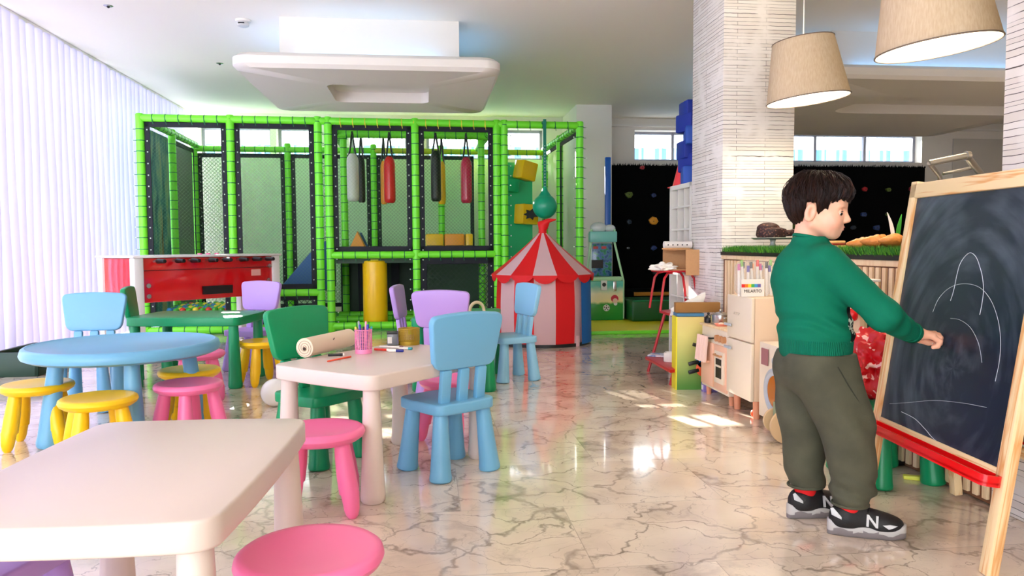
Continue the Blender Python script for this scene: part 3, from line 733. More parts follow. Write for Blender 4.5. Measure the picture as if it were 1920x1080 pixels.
bag(817, 2.1, zb+0.0, 19, 0.72, m_blk, 'black hanging punch bag right of the middle green post')
bag(828, 2.0, zb-0.02, 14, 0.98, m_yel, 'yellow hanging punch bag half hidden by a black one')
bag(874, 2.02, zb-0.02, 21, 0.72, m_mar, 'maroon hanging punch bag, rightmost in the play frame')
# yellow roller in the lower bay
x = flx(700); r = 46/1387*8.3/2
t = onframe('foam_roller', 'tall yellow padded roller hanging upright in the lower bay of the play frame', 'padded roller', x, 0.17, 0)
MB().cyl((0, 0, flz(700, 609)), (0, 0, flz(700, 489)), r, n=40, bev=0.02).build('roller', m_yel, t)
MB().cyl((0, 0, flz(700, 489)-0.005), (0, 0, zm), 0.02).build('hanger', m_steel, t)
MB().cyl((0, 0, flz(700, 489)), (0, 0, flz(700, 489)+0.012), r*0.6, n=24).build('cap', m_tie2, t)
# hanging green ball
x = flx(1018); yb = -0.12
t = onframe('hanging_ball', 'turquoise green ball hanging on a strap above the striped tent', 'ball', x, yb, 0)
zc = flz(1018, 387, yb); rb = 23/1387*8.4
MB().sph((0, 0, zc), rb, 32).lathe([(rb*0.6, zc+rb*0.75), (rb*0.25, zc+rb*1.25), (0.02, zc+rb*1.6), (0, zc+rb*1.6)]).build('ball', mat('turquoise_vinyl', (20, 160, 120), 0.3), t)
MB().box((0, 0, (zc+rb*1.5+HT)/2), (0.035, 0.01, HT-zc-rb*1.5)).cyl((0.0, 0, HT-0.03), (0, 0.12, HT-0.03), 0.02).build('strap', mat('teal_webbing', (8, 122, 100), 0.6), t)
st = MB()
for k in range(14): st.sph((0.0, -0.008, zc+rb*1.6+k*0.035), 0.006, 6)
st.build('eyelet_row', m_hook, t)
# ball pit
pit = MB().box(((flx(285)+flx(432))/2, 0.55, 0.115), (flx(432)-flx(285), 0.9, 0.19), bev=0.02)
pit.build('ball_pit_base', mat('blue_fabric', (52, 96, 150)), pf)
bm_ = [mat('ball_'+n, c, 0.3) for n, c in (('green', (60, 160, 30)), ('yellow', (225, 205, 40)), ('red', (200, 40, 30)), ('blue', (30, 110, 170)))]
meshes = []
for m in bm_:
    b = MB(); b.sph((0, 0, 0), 0.034, 14); o = b.build('tmp', m); meshes.append(o.data); bpy.data.objects.remove(o)
cn = ['green', 'yellow', 'red', 'blue']
for i in range(13):
    for j in range(8):
        ci = rnd.choices(range(4), (5, 3, 2, 2))[0]
        lx = flx(305)+i*0.068+(j % 2)*0.034; ly = 0.13+j*0.066
        o = link('pit_ball', meshes[ci], loc=fl(lx, ly, 0.245+0.004*j+rnd.uniform(0, 0.012)), rz=FANG)
        tag(o, '%s plastic ball in the ball pit under the football table' % cn[ci], 'ball', 'plastic balls in the ball pit')
# ================================================================ FOOTBALL TABLE
p0 = Vector(P(248, 481, 0.874)); a0 = Vector((-3.16, 6.2)); a1 = Vector((-2.33, 7.38)); fa = math.atan2((a1-a0).y, (a1-a0).x); FLn = (a1-a0).length
t = thing('football_table', 'red table football game with white corner posts in front of the play frame', 'football table', (a0.x, a0.y, 0), fa)
m_fr = mat('red_laminate', (206, 4, 14), 0.12, coat=0.6); m_wp = mat('white_post', (230, 228, 226), 0.3)
W_ = 0.60
MB().box((FLn/2, W_/2, 0.665), (FLn-0.02, W_-0.02, 0.38), bev=0.006).build('cabinet', m_fr, t)
MB().box((FLn/2, W_/2, 0.868), (FLn+0.05, W_+0.05, 0.02), bev=0.005).build('top_rail', m_wp, t)
MB().box((FLn/2, 0.004, 0.75), (FLn-0.1, 0.012, 0.004)).build('panel_groove', m_blk, t)
for (x, y) in ((0.03, 0.03), (FLn-0.03, 0.03), (0.03, W_-0.03), (FLn-0.03, W_-0.03)):
    MB().box((x, y, 0.43), (0.085, 0.085, 0.86), bev=0.012).build('leg', m_wp, t)
MB().box((FLn*0.53, -0.002, 0.555), (0.3, 0.02, 0.075)).build('ball_return_slot', m_blk, t)
for k, u in enumerate((0.12, 0.24, 0.34, 0.46, 0.56, 0.68, 0.78, 0.88)):
    g = MB().cyl((FLn*u, 0.03, 0.83), (FLn*u, -0.06, 0.83), 0.012, n=12).build('rod', m_steel, t)
    MB().cyl((FLn*u, -0.05, 0.83), (FLn*u, -0.16, 0.83), 0.022, 0.017, n=16, bev=0.004).build('handle', m_blk, g)
sc_ = MB()
for (u, z) in ((0.08, 0.62), (0.08, 0.53), (0.92, 0.62), (0.92, 0.53), (0.93, 0.76)): sc_.cyl((FLn*u, 0.012, z), (FLn*u, 0.0, z), 0.02, n=16)
sc_.build('bolt_row', m_steel, t)
MB().box((FLn*0.82, 0.002, 0.70), (0.1, 0.01, 0.06)).build('sticker', mat('pale_sticker', (236, 170, 160), 0.4), t)
for k in range(3): MB().cyl((FLn*(0.5+0.06*k), 0.2, 0.875), (FLn*(0.5+0.06*k), 0.2, 0.89), 0.02, n=14).build('score_counter', mat('pink_plastic', COL['pink']), t)
# ================================================================ STRIPED TENT
tc_ = Vector((0.30, 7.20)); RT = 0.50; NS = 14; ze = Zat(1020, 517, 6.7); za = Zat(1020, 436, 7.2)
t = thing('play_tent', 'red and white striped circus play tent with blue side', 'tent', (tc_.x, tc_.y, 0), 0)
mr = mat('red_fabric', (222, 6, 18), 0.6, bump=(40, 0.15, 0)); mw = translucent('pinkish_white_fabric', (250, 214, 216), 0.35); mbl = mat('royal_blue_fabric', (16, 104, 186), 0.65)
def pt(k, r, z): a = -PI/2+(k+0.5)*2*PI/NS; return (r*math.cos(a), r*math.sin(a), z)
body = MB(); roof = MB(); val = MB(); MI = {'r': 0, 'w': 1}
for k in range(NS):
    j = (k+1) % NS                         # face between k and k+1
    c = 'w' if (k+1) % 2 == 0 else 'r'     # the face centred on the viewer (k = -1) is white
    body.mi = roof.mi = MI[c]
    for s in range(6):
        z0, z1 = 0.02+(ze-0.03)*s/6, 0.02+(ze-0.03)*(s+1)/6; rr = lambda z: RT*0.885+0.012*math.sin(z*5)
        body.poly([pt(k, rr(z0), z0), pt(j, rr(z0), z0), pt(j, rr(z1), z1), pt(k, rr(z1), z1)])
    for s in range(8):
        f0, f1 = s/8, (s+1)/8; R0, R1 = RT*(1-f0*0.93), RT*(1-f1*0.93)
        h = lambda f: ze+(za-ze)*(f*0.86+0.14*f*f)
        roof.poly([pt(k, R0, h(f0)), pt(j, R0, h(f0)), pt(j, R1, h(f1)), pt(k, R1, h(f1))])
    A_, B_ = Vector(pt(k, RT, ze)), Vector(pt(j, RT, ze)); n = 8
    val.strip([A_.lerp(B_, i/n) for i in range(n+1)], [A_.lerp(B_, i/n)*0.995+Vector((0, 0, -0.015-(0.06 if c == 'w' else 0.05)*math.sin(PI*i/n)**0.7)) for i in range(n+1)])
body.build('tent_wall', [mr, mw], t, smooth=False); roof.build('tent_roof', [mr, mw], t, smooth=False); val.build('scalloped_valance', mr, t, smooth=False)
fp = MB(); aa = [math.radians(-90+48+k*6) for k in range(11)]
fp.strip([(RT*0.945*math.cos(q), RT*0.945*math.sin(q), 0.02) for q in aa], [(RT*0.925*math.cos(q), RT*0.925*math.sin(q), ze-0.01) for q in aa]); fp.build('blue_door_flap', mbl, t)
MB().tube([(0, 0, za-0.05), (0.0, 0, za+0.02), (0.0, 0, za+0.07), (0.06, -0.02, za+0.115), (0.13, -0.03, za+0.125)], [0.05, 0.038, 0.06, 0.022, 0.006], 12).build('roof_tip', mr, t)
MB().lathe([(RT*0.9, 0), (RT*0.9, 0.03), (RT*0.87, 0.03)], n=28).build('base_hem', m_blk, t)
MB().box((RT*0.62, -RT*0.66, 0.05), (0.035, 0.02, 0.1), rz=0.7).build('tape_tab', mw, t)
# ================================================================ RIGHT BACK: mats, climbing wall, blocks, arcade
m_ymat = mat('yellow_mat', (226, 214, 30), 0.35); pmats = [P(1075, 627), P(1252, 626)]
a = wr(*pmats[0]); b = wr(*pmats[1]); yb0 = (a[1]+b[1])/2
t = MB().box(((a[0]+b[0]+1.6)/2, (yb0+10.9)/2, 0.02), (b[0]-a[0]+1.6, 10.9-yb0, 0.04), bev=0.008).build('floor_mat', m_ymat, rz=RA)
tag(t, 'yellow padded floor mat with green edge before the black climbing wall', 'mat')
MB().box(((a[0]+b[0]+1.6)/2, yb0-0.006, 0.018), (b[0]-a[0]+1.6, 0.02, 0.036), bev=0.006).build('green_edging', m_foam, t)
cy = 10.75; cx0, cx1 = rx_at(1148, cy), rx_at(1737, cy)
ztop = Zat(1200, 308, 10.9)
t = thing('climbing_wall', 'black climbing wall with small coloured holds under the back windows', 'climbing wall', rw(0, 0), RA)
m_cw = mat('black_carpet', (6, 6, 7), 0.95, spec=0.1)
MB().box(((cx0+cx1)/2, cy+0.1, ztop/2), (cx1-cx0, 0.16, ztop), bev=0.01).build('board', m_cw, t)
fz = MB(); x = cx0
while x < cx1:
    fz.poly([(x, cy+0.03, ztop-0.01), (x+0.02, cy+0.03, ztop-0.01), (x+0.01+rnd.uniform(-0.02, 0.02), cy+0.02, ztop+rnd.uniform(0.01, 0.045))]); x += 0.012
fz.build('fuzzy_top_edge', m_cw, t, smooth=False)
HC_ = {'g': (90, 112, 30), 'b': (30, 62, 120), 'r': (176, 30, 40), 'y': (232, 160, 40), 't': (40, 60, 76), 'w': (150, 160, 170)}
for (px, py, c, s) in ((1179, 365, 'g', .07), (1226, 366, 'b', .05), (1225, 415, 'y', .085), (1180, 416, 't', .05), (1204, 314, 'r', .04), (1178, 465, 'w', .02), (1226, 465, 'b', .05), (1227, 512, 't', .03), (1622, 355, 'r', .05), (1666, 356, 'g', .05), (1712, 354, 'r', .07), (1620, 402, 'b', .06), (1664, 402, 'g', .03), (1644, 427, 'b', .06), (1600, 427, 't', .05), (1488, 425, 'g', .04)):
    d = ray(px, py); dd = wr(d.x, d.y); x = dd[0]/dd[1]*(cy-0.0); yy = rw(x, cy)[1]; z = Zat(px, py, yy)
    pts = [(s*math.cos(q)*rnd.uniform(0.7, 1.1), s*0.8*math.sin(q)*rnd.uniform(0.7, 1.1)) for q in [2*PI*k/7 for k in range(7)]]
    h = MB().prism(pts, 0.05, quat_frame((x, cy+0.03, z), (1, 0, 0), (0, 0, 1)), bev=s*0.28).build('climbing_hold', mat('hold_'+c, HC_[c], 0.4), t)
    MB().cyl((x, cy-0.022, z), (x, cy-0.015, z), 0.008, n=8).build('bolt', m_blk, h)
t = MB().box((rx_at(1200, 10.3)+1.3, 10.3, 0.17), (3.0, 0.85, 0.26), bev=0.01).build('landing_bench', m_cw, rz=RA)
tag(t, 'long dark crash bench with wooden lip below the black climbing wall', 'bench')
lz = Zat(1200, 552, 10.05)
MB().box((rx_at(1200, 10.3)+1.3, 9.88, lz), (3.0, 0.03, 0.05)).build('wooden_lip', wood('amber_wood', (190, 130, 40), (150, 96, 30), axis=0), t)
for q in (t,):
    pass
t = thing('foam_block', 'dark green vinyl foam block on the yellow mat, behind the red chair', 'foam block', (*P(1215, 610), 0), RA)
MB().box((0.32, 0.35, 0.165), (1.0, 0.6, 0.25), bev=0.025, seg=3).build('cushion', mat('deep_green_vinyl', (4, 84, 34), 0.35), t)
MB().box((0.32, 0.046, 0.285), (0.98, 0.006, 0.006)).build('seam', m_tarp, t)
# blue padding strip leaning at the column
p = P(1141, 606); z1 = Zat(1141, 291, p[1])
t = MB().box((p[0]+0.06, p[1]+0.55, z1/2+0.04), (0.075, 0.06, z1), bev=0.012).build('blue_padding', mat('blue_vinyl', (14, 88, 176), 0.35), rz=0)
tag(t, 'tall narrow blue padding strip beside the white column', 'padding')
# arcade machine
ax0, ay0 = P(1101, 607)
aw = 0.46; bx0 = P(1166, 604)[0]
t = thing('arcade_machine', 'green football arcade machine behind the striped tent', 'arcade machine', (bx0-aw/2, ay0, 0.04), vR(3))
k = N('arcade_art'); tc = k.n('TexCoord').outputs['Object']; s_ = k.n('SeparateXYZ', i_0=tc)
wob = k.n('TexNoise', i_Vector=tc, i_Scale=9.0, i_Detail=3.0); zz = k.math('ADD', s_.outputs[2], k.math('MULTIPLY', wob.outputs[0], 0.09))
col = k.ramp(zz, [(0.0, (30, 150, 60)), (0.24, (60, 170, 70)), (0.27, (250, 235, 170)), (0.36, (240, 235, 190)), (0.46, (90, 200, 180)), (0.62, (120, 205, 200))])
k.link(col, k.b.inputs['Base Color']); k.b.inputs['Roughness'].default_value = 0.25
hl = Zat(1140, 527, ay0)-0.04; hh = Zat(1140, 417, ay0)-0.04
m_mint = mat('mint_trim', (176, 226, 176), 0.35); m_aw = mat('white_plastic_panel', (230, 236, 232), 0.35)
MB().box((0, 0.24, hl/2), (aw, 0.48, hl), bev=0.01).build('lower_cabinet', MATS['arcade_art'], t)
tr = MB()
for sx in (-1, 1):
    tr.tube([(sx*aw/2, 0.0, 0.02), (sx*aw/2, 0.0, hl)], 0.009, 8); tr.tube([(sx*aw/2, 0.02, hl), (sx*(aw/2-0.09), 0.14, hh-0.22), (sx*(aw/2-0.09), 0.12, hh-0.08)], 0.014, 8)
tr.build('edge_trim', m_mint, t)
uw = aw-0.2
MB().box((0, 0.34, (hl+hh-0.12)/2), (uw, 0.28, hh-0.12-hl), bev=0.006).build('upper_cabinet', m_aw, t)
k = N('arcade_screen'); tc = k.n('TexCoord').outputs['Object']; nz = k.n('TexNoise', i_Vector=tc, i_Scale=16.0, i_Detail=4.0)
col = k.ramp(nz.outputs[0], [(0.35, (26, 84, 120)), (0.5, (90, 130, 190)), (0.58, (60, 150, 110)), (0.7, (30, 90, 80))])
k.link(col, k.b.inputs['Base Color']); k.b.inputs['Roughness'].default_value = 0.15
sc = MB().box((0, 0.19, (hl+hh-0.22)/2+0.01), (uw-0.02, 0.02, hh-0.3-hl), bev=0.004).build('display_panel', MATS['arcade_screen'], t)
MB().box((-0.06, 0.177, hl+0.2), (0.14, 0.008, 0.1)).build('small_screen', m_blk, sc)
for (x, z) in ((-0.08, hh-0.30), (0.02, hh-0.30)): MB().box((x, 0.177, z), (0.06, 0.006, 0.03)).build('score_display', mat('dull_red', (190, 60, 60)), sc)
MB().box((0, 0.14, hh-0.17), (uw+0.07, 0.12, 0.13), bev=0.01).build('marquee', mat('marquee_teal', (120, 196, 190), 0.3), t)
MB().sph((-0.05, 0.16, hh-0.06), 0.1, 16, sc=(1, 0.6, 0.7)).sph((0.09, 0.16, hh-0.07), 0.07, 16, sc=(1, 0.6, 0.7)).build('dome_topper', mat('pale_grey', (206, 214, 214), 0.2), t)
MB().box((0, 0.085, hl+0.025), (aw-0.04, 0.15, 0.05), bev=0.008).build('control_shelf', m_mint, t)
bf = MB(); bfd = MB()
def disc(b, x, z, r, y=-0.008, n=20): b.cyl((x, 0.0, z), (x, y, z), r, n=n)
disc(bf, 0.02, 0.15, 0.04); disc(bf, 0.13, 0.2, 0.022, -0.006)
for q in range(5): disc(bfd, 0.02+0.027*math.cos(q*1.256+0.3), 0.15+0.027*math.sin(q*1.256+0.3), 0.008, -0.012, 5)
disc(bfd, 0.02, 0.15, 0.011, -0.012, 5)
b1 = bf.build('football_print', m_aw, t); bfd.build('football_spots', m_blk, b1)
pr = MB(); disc(pr, 0.12, 0.26, 0.045); pr.build('red_cap_print', mat('cap_red', (200, 40, 60), 0.4), t)
pr = MB(); disc(pr, 0.125, 0.235, 0.03, -0.01); pr.build('face_print', mat('print_skin', (240, 205, 180), 0.4), t)
MB().box((-0.01, -0.004, 0.42), (0.075, 0.02, 0.12), bev=0.006).build('coin_door', m_aw, t)
MB().box((0.12, -0.004, 0.41), (0.04, 0.02, 0.12), bev=0.004).build('coin_slot', m_steel, t)
bb = MB()
disc(bb, -0.01, 0.43, 0.024, -0.018); bb.build('coin_lock', m_blk, t)
# ================================================================ TALL WHITE CUBBY SHELF (faces the room)
q = wr(*P(1252, 672)); fy0 = q[1]
m_ws = mat('white_shelf_laminate', (232, 229, 222), 0.4); SH = 1.42; SD = 0.33; LN = fy0-5.46
t = thing('cubby_shelf', 'tall white open cubby shelf behind the stone pillar', 'shelf', rw(2.0, 5.46), RA)
fr = MB()
fr.box((SD/2, 0.0, SH/2), (SD, 0.035, SH)).box((SD/2, LN, SH/2), (SD, 0.035, SH)).box((SD/2, LN/2, SH-0.018), (SD, LN+0.035, 0.036)).box((SD/2, LN/2, 0.02), (SD, LN, 0.036)); fr.build('frame', m_ws, t)
MB().box((SD-0.004, LN/2, SH/2), (0.008, LN, SH-0.02)).build('back_panel', mat('shelf_back', (205, 200, 192), 0.6), t)
for k in range(1, 8): MB().box((SD/2, LN/2, SH*k/8), (SD-0.01, LN-0.035, 0.014)).build('shelf_board', m_ws, t)
for k in range(1, 3): MB().box((SD/2+0.002, LN*k/3, SH/2), (SD-0.012, 0.014, SH-0.05)).build('upright_divider', m_ws, t)
t = thing('book', 'flat reddish book lying in the third row of the white cubby shelf', 'book', rw(2.05, 5.46+LN*0.45, SH*5/8+0.008) , RA)
MB().box((0.1, 0, 0.012), (0.2, 0.26, 0.022)).build('cover', mat('dull_rose', (200, 130, 120), 0.6), t)
t = thing('foam_stack', 'pile of dark blue interlocking blocks on top of the white cubby shelf', 'toy blocks', rw(2.15, 5.79, SH), RA)
mbv = mat('navy_blue_foam', (14, 44, 150), 0.6)
z = 0.0
for k in range(6):
    MB().box((0.02*(k % 2), 0.03*((k*7) % 3-1)+0.02, z+0.075), (0.2, 0.24-0.02*(k % 3), 0.145), rz=0.25*((k*5) % 3-1), bev=0.014).build('foam_piece', mbv if k % 3 else mat('mid_blue_foam', (30, 80, 180), 0.6), t); z += 0.147*0.72
    z += 0.0
t = thing('toy_cone', 'red plastic cone beside the blue blocks on the white shelf', 'cone', rw(2.14, 6.02, SH), RA)
MB().lathe([(0, 0), (0.095, 0), (0.095, 0.012), (0.085, 0.015), (0.02, 0.27), (0, 0.275)]).build('cone', mat('coral_red', (240, 60, 70), 0.4), t)
MB().box((0, 0, 0.006), (0.2, 0.2, 0.01), bev=0.003).build('base', mat('coral_red', (240, 60, 70), 0.4), t)
# dark green low crate at the far left
p = P(72, 706)
t = thing('sand_crate', 'dark green shallow open crate at the far left beside the blinds', 'crate', (p[0], p[1], 0), RA)
m_dg = mat('dark_green_plastic', (8, 52, 34), 0.4)
s = MB(); s.box((-0.17, 0.015, 0.09), (0.34, 0.03, 0.18), bev=0.006).box((-0.17, 0.6, 0.09), (0.34, 0.03, 0.18), bev=0.006).box((-0.015, 0.3, 0.09), (0.03, 0.6, 0.18), bev=0.006).box((-0.325, 0.3, 0.09), (0.03, 0.6, 0.18), bev=0.006)
s.build('side_walls', m_dg, t); MB().box((-0.17, 0.3, 0.01), (0.33, 0.58, 0.02)).build('base', m_dg, t)
# white ball
p = P(512, 764); t = MB().sph((0, 0, 0), 0.082, 32).build('play_ball', mat('glossy_white', (248, 248, 246), 0.12), loc=(p[0], p[1]+0.04, 0.082))
tag(t, 'shiny white ball on the floor behind the green chair', 'ball')
# ================================================================ COUNTER WITH SLATS AND GRASS
m_birch = wood('birch', (232, 205, 165), (214, 180, 136)); m_cream = mat('cream_paint', (236, 222, 200), 0.35); m_slat = wood('slat_wood', (248, 220, 178), (238, 204, 158))
m_pine = wood('pine', (238, 208, 158), (206, 148, 88), 0.8); m_plyw = wood('light_ply', (226, 176, 130), (206, 150, 104), 1.0)
t = thing('serving_counter', 'slatted wooden counter topped with artificial grass between the stone pillars', 'counter', rw(0, 0), RA)
y0, y1 = 2.40, 4.84
MB().box((2.237, (y0+y1)/2, 0.44), (0.45, y1-y0, 0.87)).build('body', mat('slat_gap_shade', (138, 92, 64), 0.6), t)  # dark brown paints in the shade between the slats
s = MB(); y = y0+0.02
while y < y1-0.02: s.box((2.005, y, 0.43), (0.014, 0.026, 0.82), bev=0.002, seg=1); y += 0.048
s.box((2.004, (y0+y1)/2, 0.86), (0.02, y1-y0, 0.028), bev=0.002, seg=1)
s.build('slatted_front', m_slat, t)
MB().box((2.245, (y0+y1)/2, 0.885), (0.52, y1-y0-0.02, 0.022)).build('top', m_blk, t)
g = MB(); gm = [mat('grass_a', (46, 128, 24), 0.7), mat('grass_b', (92, 160, 34), 0.7), mat('grass_c', (24, 84, 18), 0.7)]
for i in range(15000):
    x = rnd.uniform(1.99, 2.12) if i % 3 else rnd.uniform(1.99, 2.5); y = rnd.uniform(y0+0.01, y1-0.01); h = rnd.uniform(0.025, 0.05); a = rnd.uniform(0, 6.28); lx, ly = rnd.uniform(-0.016, 0.016), rnd.uniform(-0.016, 0.016)
    if i % 3: z0_ = 0.893-(0.0 if x > 2.0 else 0.01)
    else: z0_ = 0.895
    g.mi = rnd.randrange(3); c_, s__ = 0.0028*math.cos(a), 0.0028*math.sin(a)
    if x < 2.01: lx -= 0.012
    g.poly([(x-c_, y-s__, z0_), (x+c_, y+s__, z0_), (x+lx, y+ly, z0_+h)])
go = g.build('artificial_grass', gm, t, smooth=False); go['kind'] = 'stuff'
gz = 0.925
def onc(px, rx, z=gz):                      # point on the counter seen at a pixel column on room x = rx
    d = ray(px, 450); dd = wr(d.x, d.y); s_ = rx/dd[0]; return (d.x*s_, d.y*s_, z)
# cake stand with brown dotted bundle
q = onc(1449, 2.2)
t = thing('cake_stand', 'glass cake stand on the counter beside the stone pillar', 'cake stand', q)
MB().lathe([(0, 0), (0.06, 0), (0.062, 0.006), (0.02, 0.012), (0.014, 0.03), (0.02, 0.05), (0, 0.05)]).build('stem', mat('stand_glass', (210, 220, 215), 0.05, trans=0.6), t)
MB().lathe([(0, 0.05), (0.12, 0.05), (0.135, 0.058), (0.132, 0.062), (0, 0.056)], n=40).build('plate', mat('plate_glass', (150, 165, 155), 0.08, trans=0.3), t)
k = N('brown_dots'); tc = k.n('TexCoord').outputs['Object']; v = k.n('TexVoronoi', i_Vector=tc, i_Scale=60.0); nz = k.n('TexNoise', i_Vector=tc, i_Scale=40.0)
k.link(k.mix(k.math('LESS_THAN', v.outputs['Distance'], 0.3), lin((44, 14, 12)), lin((120, 78, 64))), k.b.inputs['Base Color']); k.b.inputs['Roughness'].default_value = 0.6; k.bump(nz.outputs[0], 0.6, 0.01)
t = thing('chocolate_cake', 'dark brown dotted chocolate cake on the glass stand', 'cake', (q[0], q[1], q[2]+0.06))
MB().lathe([(0, 0), (0.085, 0), (0.095, 0.02), (0.09, 0.055), (0.06, 0.065), (0, 0.06)], c=(-0.01, 0, 0), n=32).build('cake_body', MATS['brown_dots'], t)
MB().sph((-0.03, 0, 0.062), 0.06, 20, sc=(1.2, 0.9, 0.62)).build('topping', MATS['brown_dots'], t)
MB().tube([(0.06, -0.03, 0.03), (0.1, -0.03, 0.03), (0.13, -0.02, 0.045), (0.135, -0.02, 0.055)], [0.02, 0.022, 0.012, 0.004], 10).build('side_curl', MATS['brown_dots'], t)
# bread things
m_crust = mat('croissant_crust', (222, 142, 62), 0.45, bump=(55, 0.4, 0.4)); m_bread = mat('bread', (232, 176, 110), 0.6, bump=(70, 0.3, 0.2))
q = onc(1568, 2.12)
t = thing('filled_roll', 'filled bread roll on the grass counter under the child\'s chin', 'sandwich', (q[0], q[1], gz+0.0), RA)
MB().prism(rrect(0.10, 0.05, 0.02), 0.014, Matrix.Translation((0, 0, 0.0)), bev=0.005).build('lower_half', m_bread, t)
MB().box((0, 0, 0.019), (0.075, 0.052, 0.008), bev=0.003).build('filling', mat('ham', (150, 40, 30), 0.5), t)
MB().prism(rrect(0.09, 0.05, 0.02), 0.014, Matrix.Translation((0, 0, 0.023)), bev=0.005).build('upper_half', m_bread, t)
def croissant(px, rx, dz, rz, lab, s=1.0):
    q = onc(px, rx); t = thing('croissant', lab, 'croissant', (q[0], q[1], gz+dz), rz, 'croissants on the grass counter')
    pts = []; rs = []
    for i in range(13):
        a = -1.25+2.5*i/12; pts.append((0.055*s*math.sin(a), 0.055*s*(1-math.cos(a)), 0.02)); rs.append((0.004+0.019*math.cos(a/1.25*PI/2)*(1+0.22*(i % 2)))*s)
    MB().tube(pts, rs, 12).build('crust', m_crust, t); return t
for i, (px, dz, rz, lab) in enumerate(((1622, 0.0, 0.3, 'golden croissant at the left end of the row on the grass'), (1636, 0.004, 1.2, 'golden croissant second in the row on the grass'), (1650, 0.012, 0.2, 'golden croissant in the middle of the row on the grass'), (1664, 0.006, 2.0, 'golden croissant left of the spiky leaf decoration'), (1678, 0.014, 0.8, 'golden croissant under the spiky leaf decoration'), (1688, 0.004, 2.6, 'golden croissant nearest the easel frame'))):
    croissant(px, 2.12+0.03*(i % 2), dz, rz, lab, 1.3)
q = onc(1612, 2.1); t = thing('napkin', 'crumpled white paper napkin left of the croissants', 'napkin', (q[0], q[1], gz), 0)
nb_ = bmesh.new(); bmesh.ops.create_icosphere(nb_, subdivisions=3, radius=0.03)
for v in nb_.verts: v.co = v.co*(1+0.35*noise.noise(v.co*60)); v.co.z = v.co.z*0.5+0.014
MB().add(nb_).build('paper', mat('paper_white', (238, 236, 230), 0.8), t)
q = onc(1681, 2.16)
t = thing('leaf_decoration', 'white and green spiky leaves standing between the croissants', 'decoration', (q[0], q[1], gz), 0)
def leaf(b, x, lean, h, w_):
    pts = []
    for i in range(9):
        f = i/8; ww = w_*math.sin(PI*min(1, f*0.85+0.12)); pts.append((x+lean*f*f*h, h*f, ww))
    L = [(a-c, b_) for a, b_, c in pts]; R = [(a+c, b_) for a, b_, c in pts[::-1]]
    b.prism(L+R, 0.002, quat_frame((0, 0, 0.02), (1, 0, 0), (0, 0, 1)))
m = MB(); leaf(m, -0.015, -0.22, 0.145, 0.009); m.build('white_leaf', mat('white_leaf', (240, 232, 224), 0.5), t)
m = MB(); leaf(m, 0.004, 0.12, 0.135, 0.010); m.build('green_leaf', mat('leaf_green', (50, 140, 40), 0.5), t)
MB().tube([(-0.02, 0, 0), (-0.012, 0, 0.045)], [0.012, 0.006], 8).build('pink_base', mat('pink_base', (220, 110, 120), 0.5), t)
# contact grill
q = onc(1815, 2.2)
t = thing('sandwich_grill', 'steel contact grill with raised looped handle behind the easel', 'grill', (q[0], q[1], 0.897), RA)
Y = q[1]
def gl(px, py, dy=0.0):
    v = XY(px, py, Y+dy); d = Vector((v.x-q[0], v.y-q[1], v.z-0.897)); return (d.x*cR+d.y*sR, -d.x*sR+d.y*cR, d.z)
MB().box((0.02, 0, 0.045), (0.3, 0.3, 0.09), bev=0.012).build('base', m_steel, t)
MB().box((0.04, 0.02, 0.13), (0.26, 0.26, 0.05), bev=0.012, M=Matrix.Rotation(-0.1, 4, 'X')).build('upper_plate', m_steel, t)
m_gr = mat('worn_steel', (170, 164, 156), 0.3, 0.8)
A_, B_, D1, D2 = gl(1742, 306, -0.10), gl(1812, 292, -0.10), gl(1765, 352, 0.04), gl(1852, 345, 0.04)
MB().cyl(A_, B_, 0.0125, n=18).cyl((Vector(B_)-Vector((0.004, 0, 0))), Vector(B_)+Vector((0.012, 0, 0)), 0.018, n=18).build('handle_bar', m_gr, t)
MB().tube([A_, gl(1762, 330, -0.03), D1, (-0.08, 0.06, 0.15)], 0.009, 10).tube([B_, gl(1838, 325, -0.03), D2, (0.13, 0.06, 0.15)], [0.013, 0.013, 0.012, 0.012], 12).build('handle_arms', m_gr, t)
MB().tube([gl(1768, 326, -0.02), gl(1830, 313, -0.02)], 0.006, 8).build('cross_bar', m_steel, t)
MB().box((0.10, 0.04, 0.22), (0.02, 0.05, 0.11), bev=0.004).build('hinge_bracket', m_blk, t)

# ================================================================ TOY KITCHEN ROW (faces -x in room axes)
def rthing(name, lab, cat, x, y, z=0.0, rz=0.0): return thing(name, lab, cat, rw(x, y, z), RA+rz)
KX = 1.735
m_pink = mat('pinkish_wood', (238, 190, 160), 0.45); m_leg = mat('peach_leg', (222, 150, 116), 0.45); m_grey = mat('soft_grey', (176, 184, 192), 0.4)
def legs(t, W_, D_, h, r=0.017):
    for x in (0.035, D_-0.035):
        for y in (0.035, W_-0.035): MB().cyl((x, y, 0), (x, y, h), r*0.85, r, n=16).build('leg', m_leg, t)
# stove unit
ys = wr(*P(1405, 787))[1]
fy, fwid = ys-0.02, 0.32                    # fridge near edge / width
ky, kw, kh = fy+fwid+0.01, 0.42, 0.44
t = rthing('toy_stove', 'cream and wood toy kitchen stove with a cloth on its rail', 'toy stove', KX, ky)
MB().box((0.13, kw/2, (0.06+kh)/2), (0.26, kw, kh-0.06), bev=0.003).build('body', m_cream, t)
MB().box((0.125, kw/2, kh+0.006), (0.28, kw+0.01, 0.014), bev=0.003).build('worktop', m_birch, t)
MB().box((-0.003, 0.105, 0.21), (0.012, 0.19, 0.27), bev=0.002).build('oven_door', m_pink, t)
d_ = MB().box((-0.003, 0.315, 0.21), (0.012, 0.19, 0.27), bev=0.002).build('cupboard_door', m_pink, t)
ov = MB().box((-0.012, 0.105, 0.215), (0.012, 0.14, 0.19), bev=0.002).build('oven_window', m_cream, t)
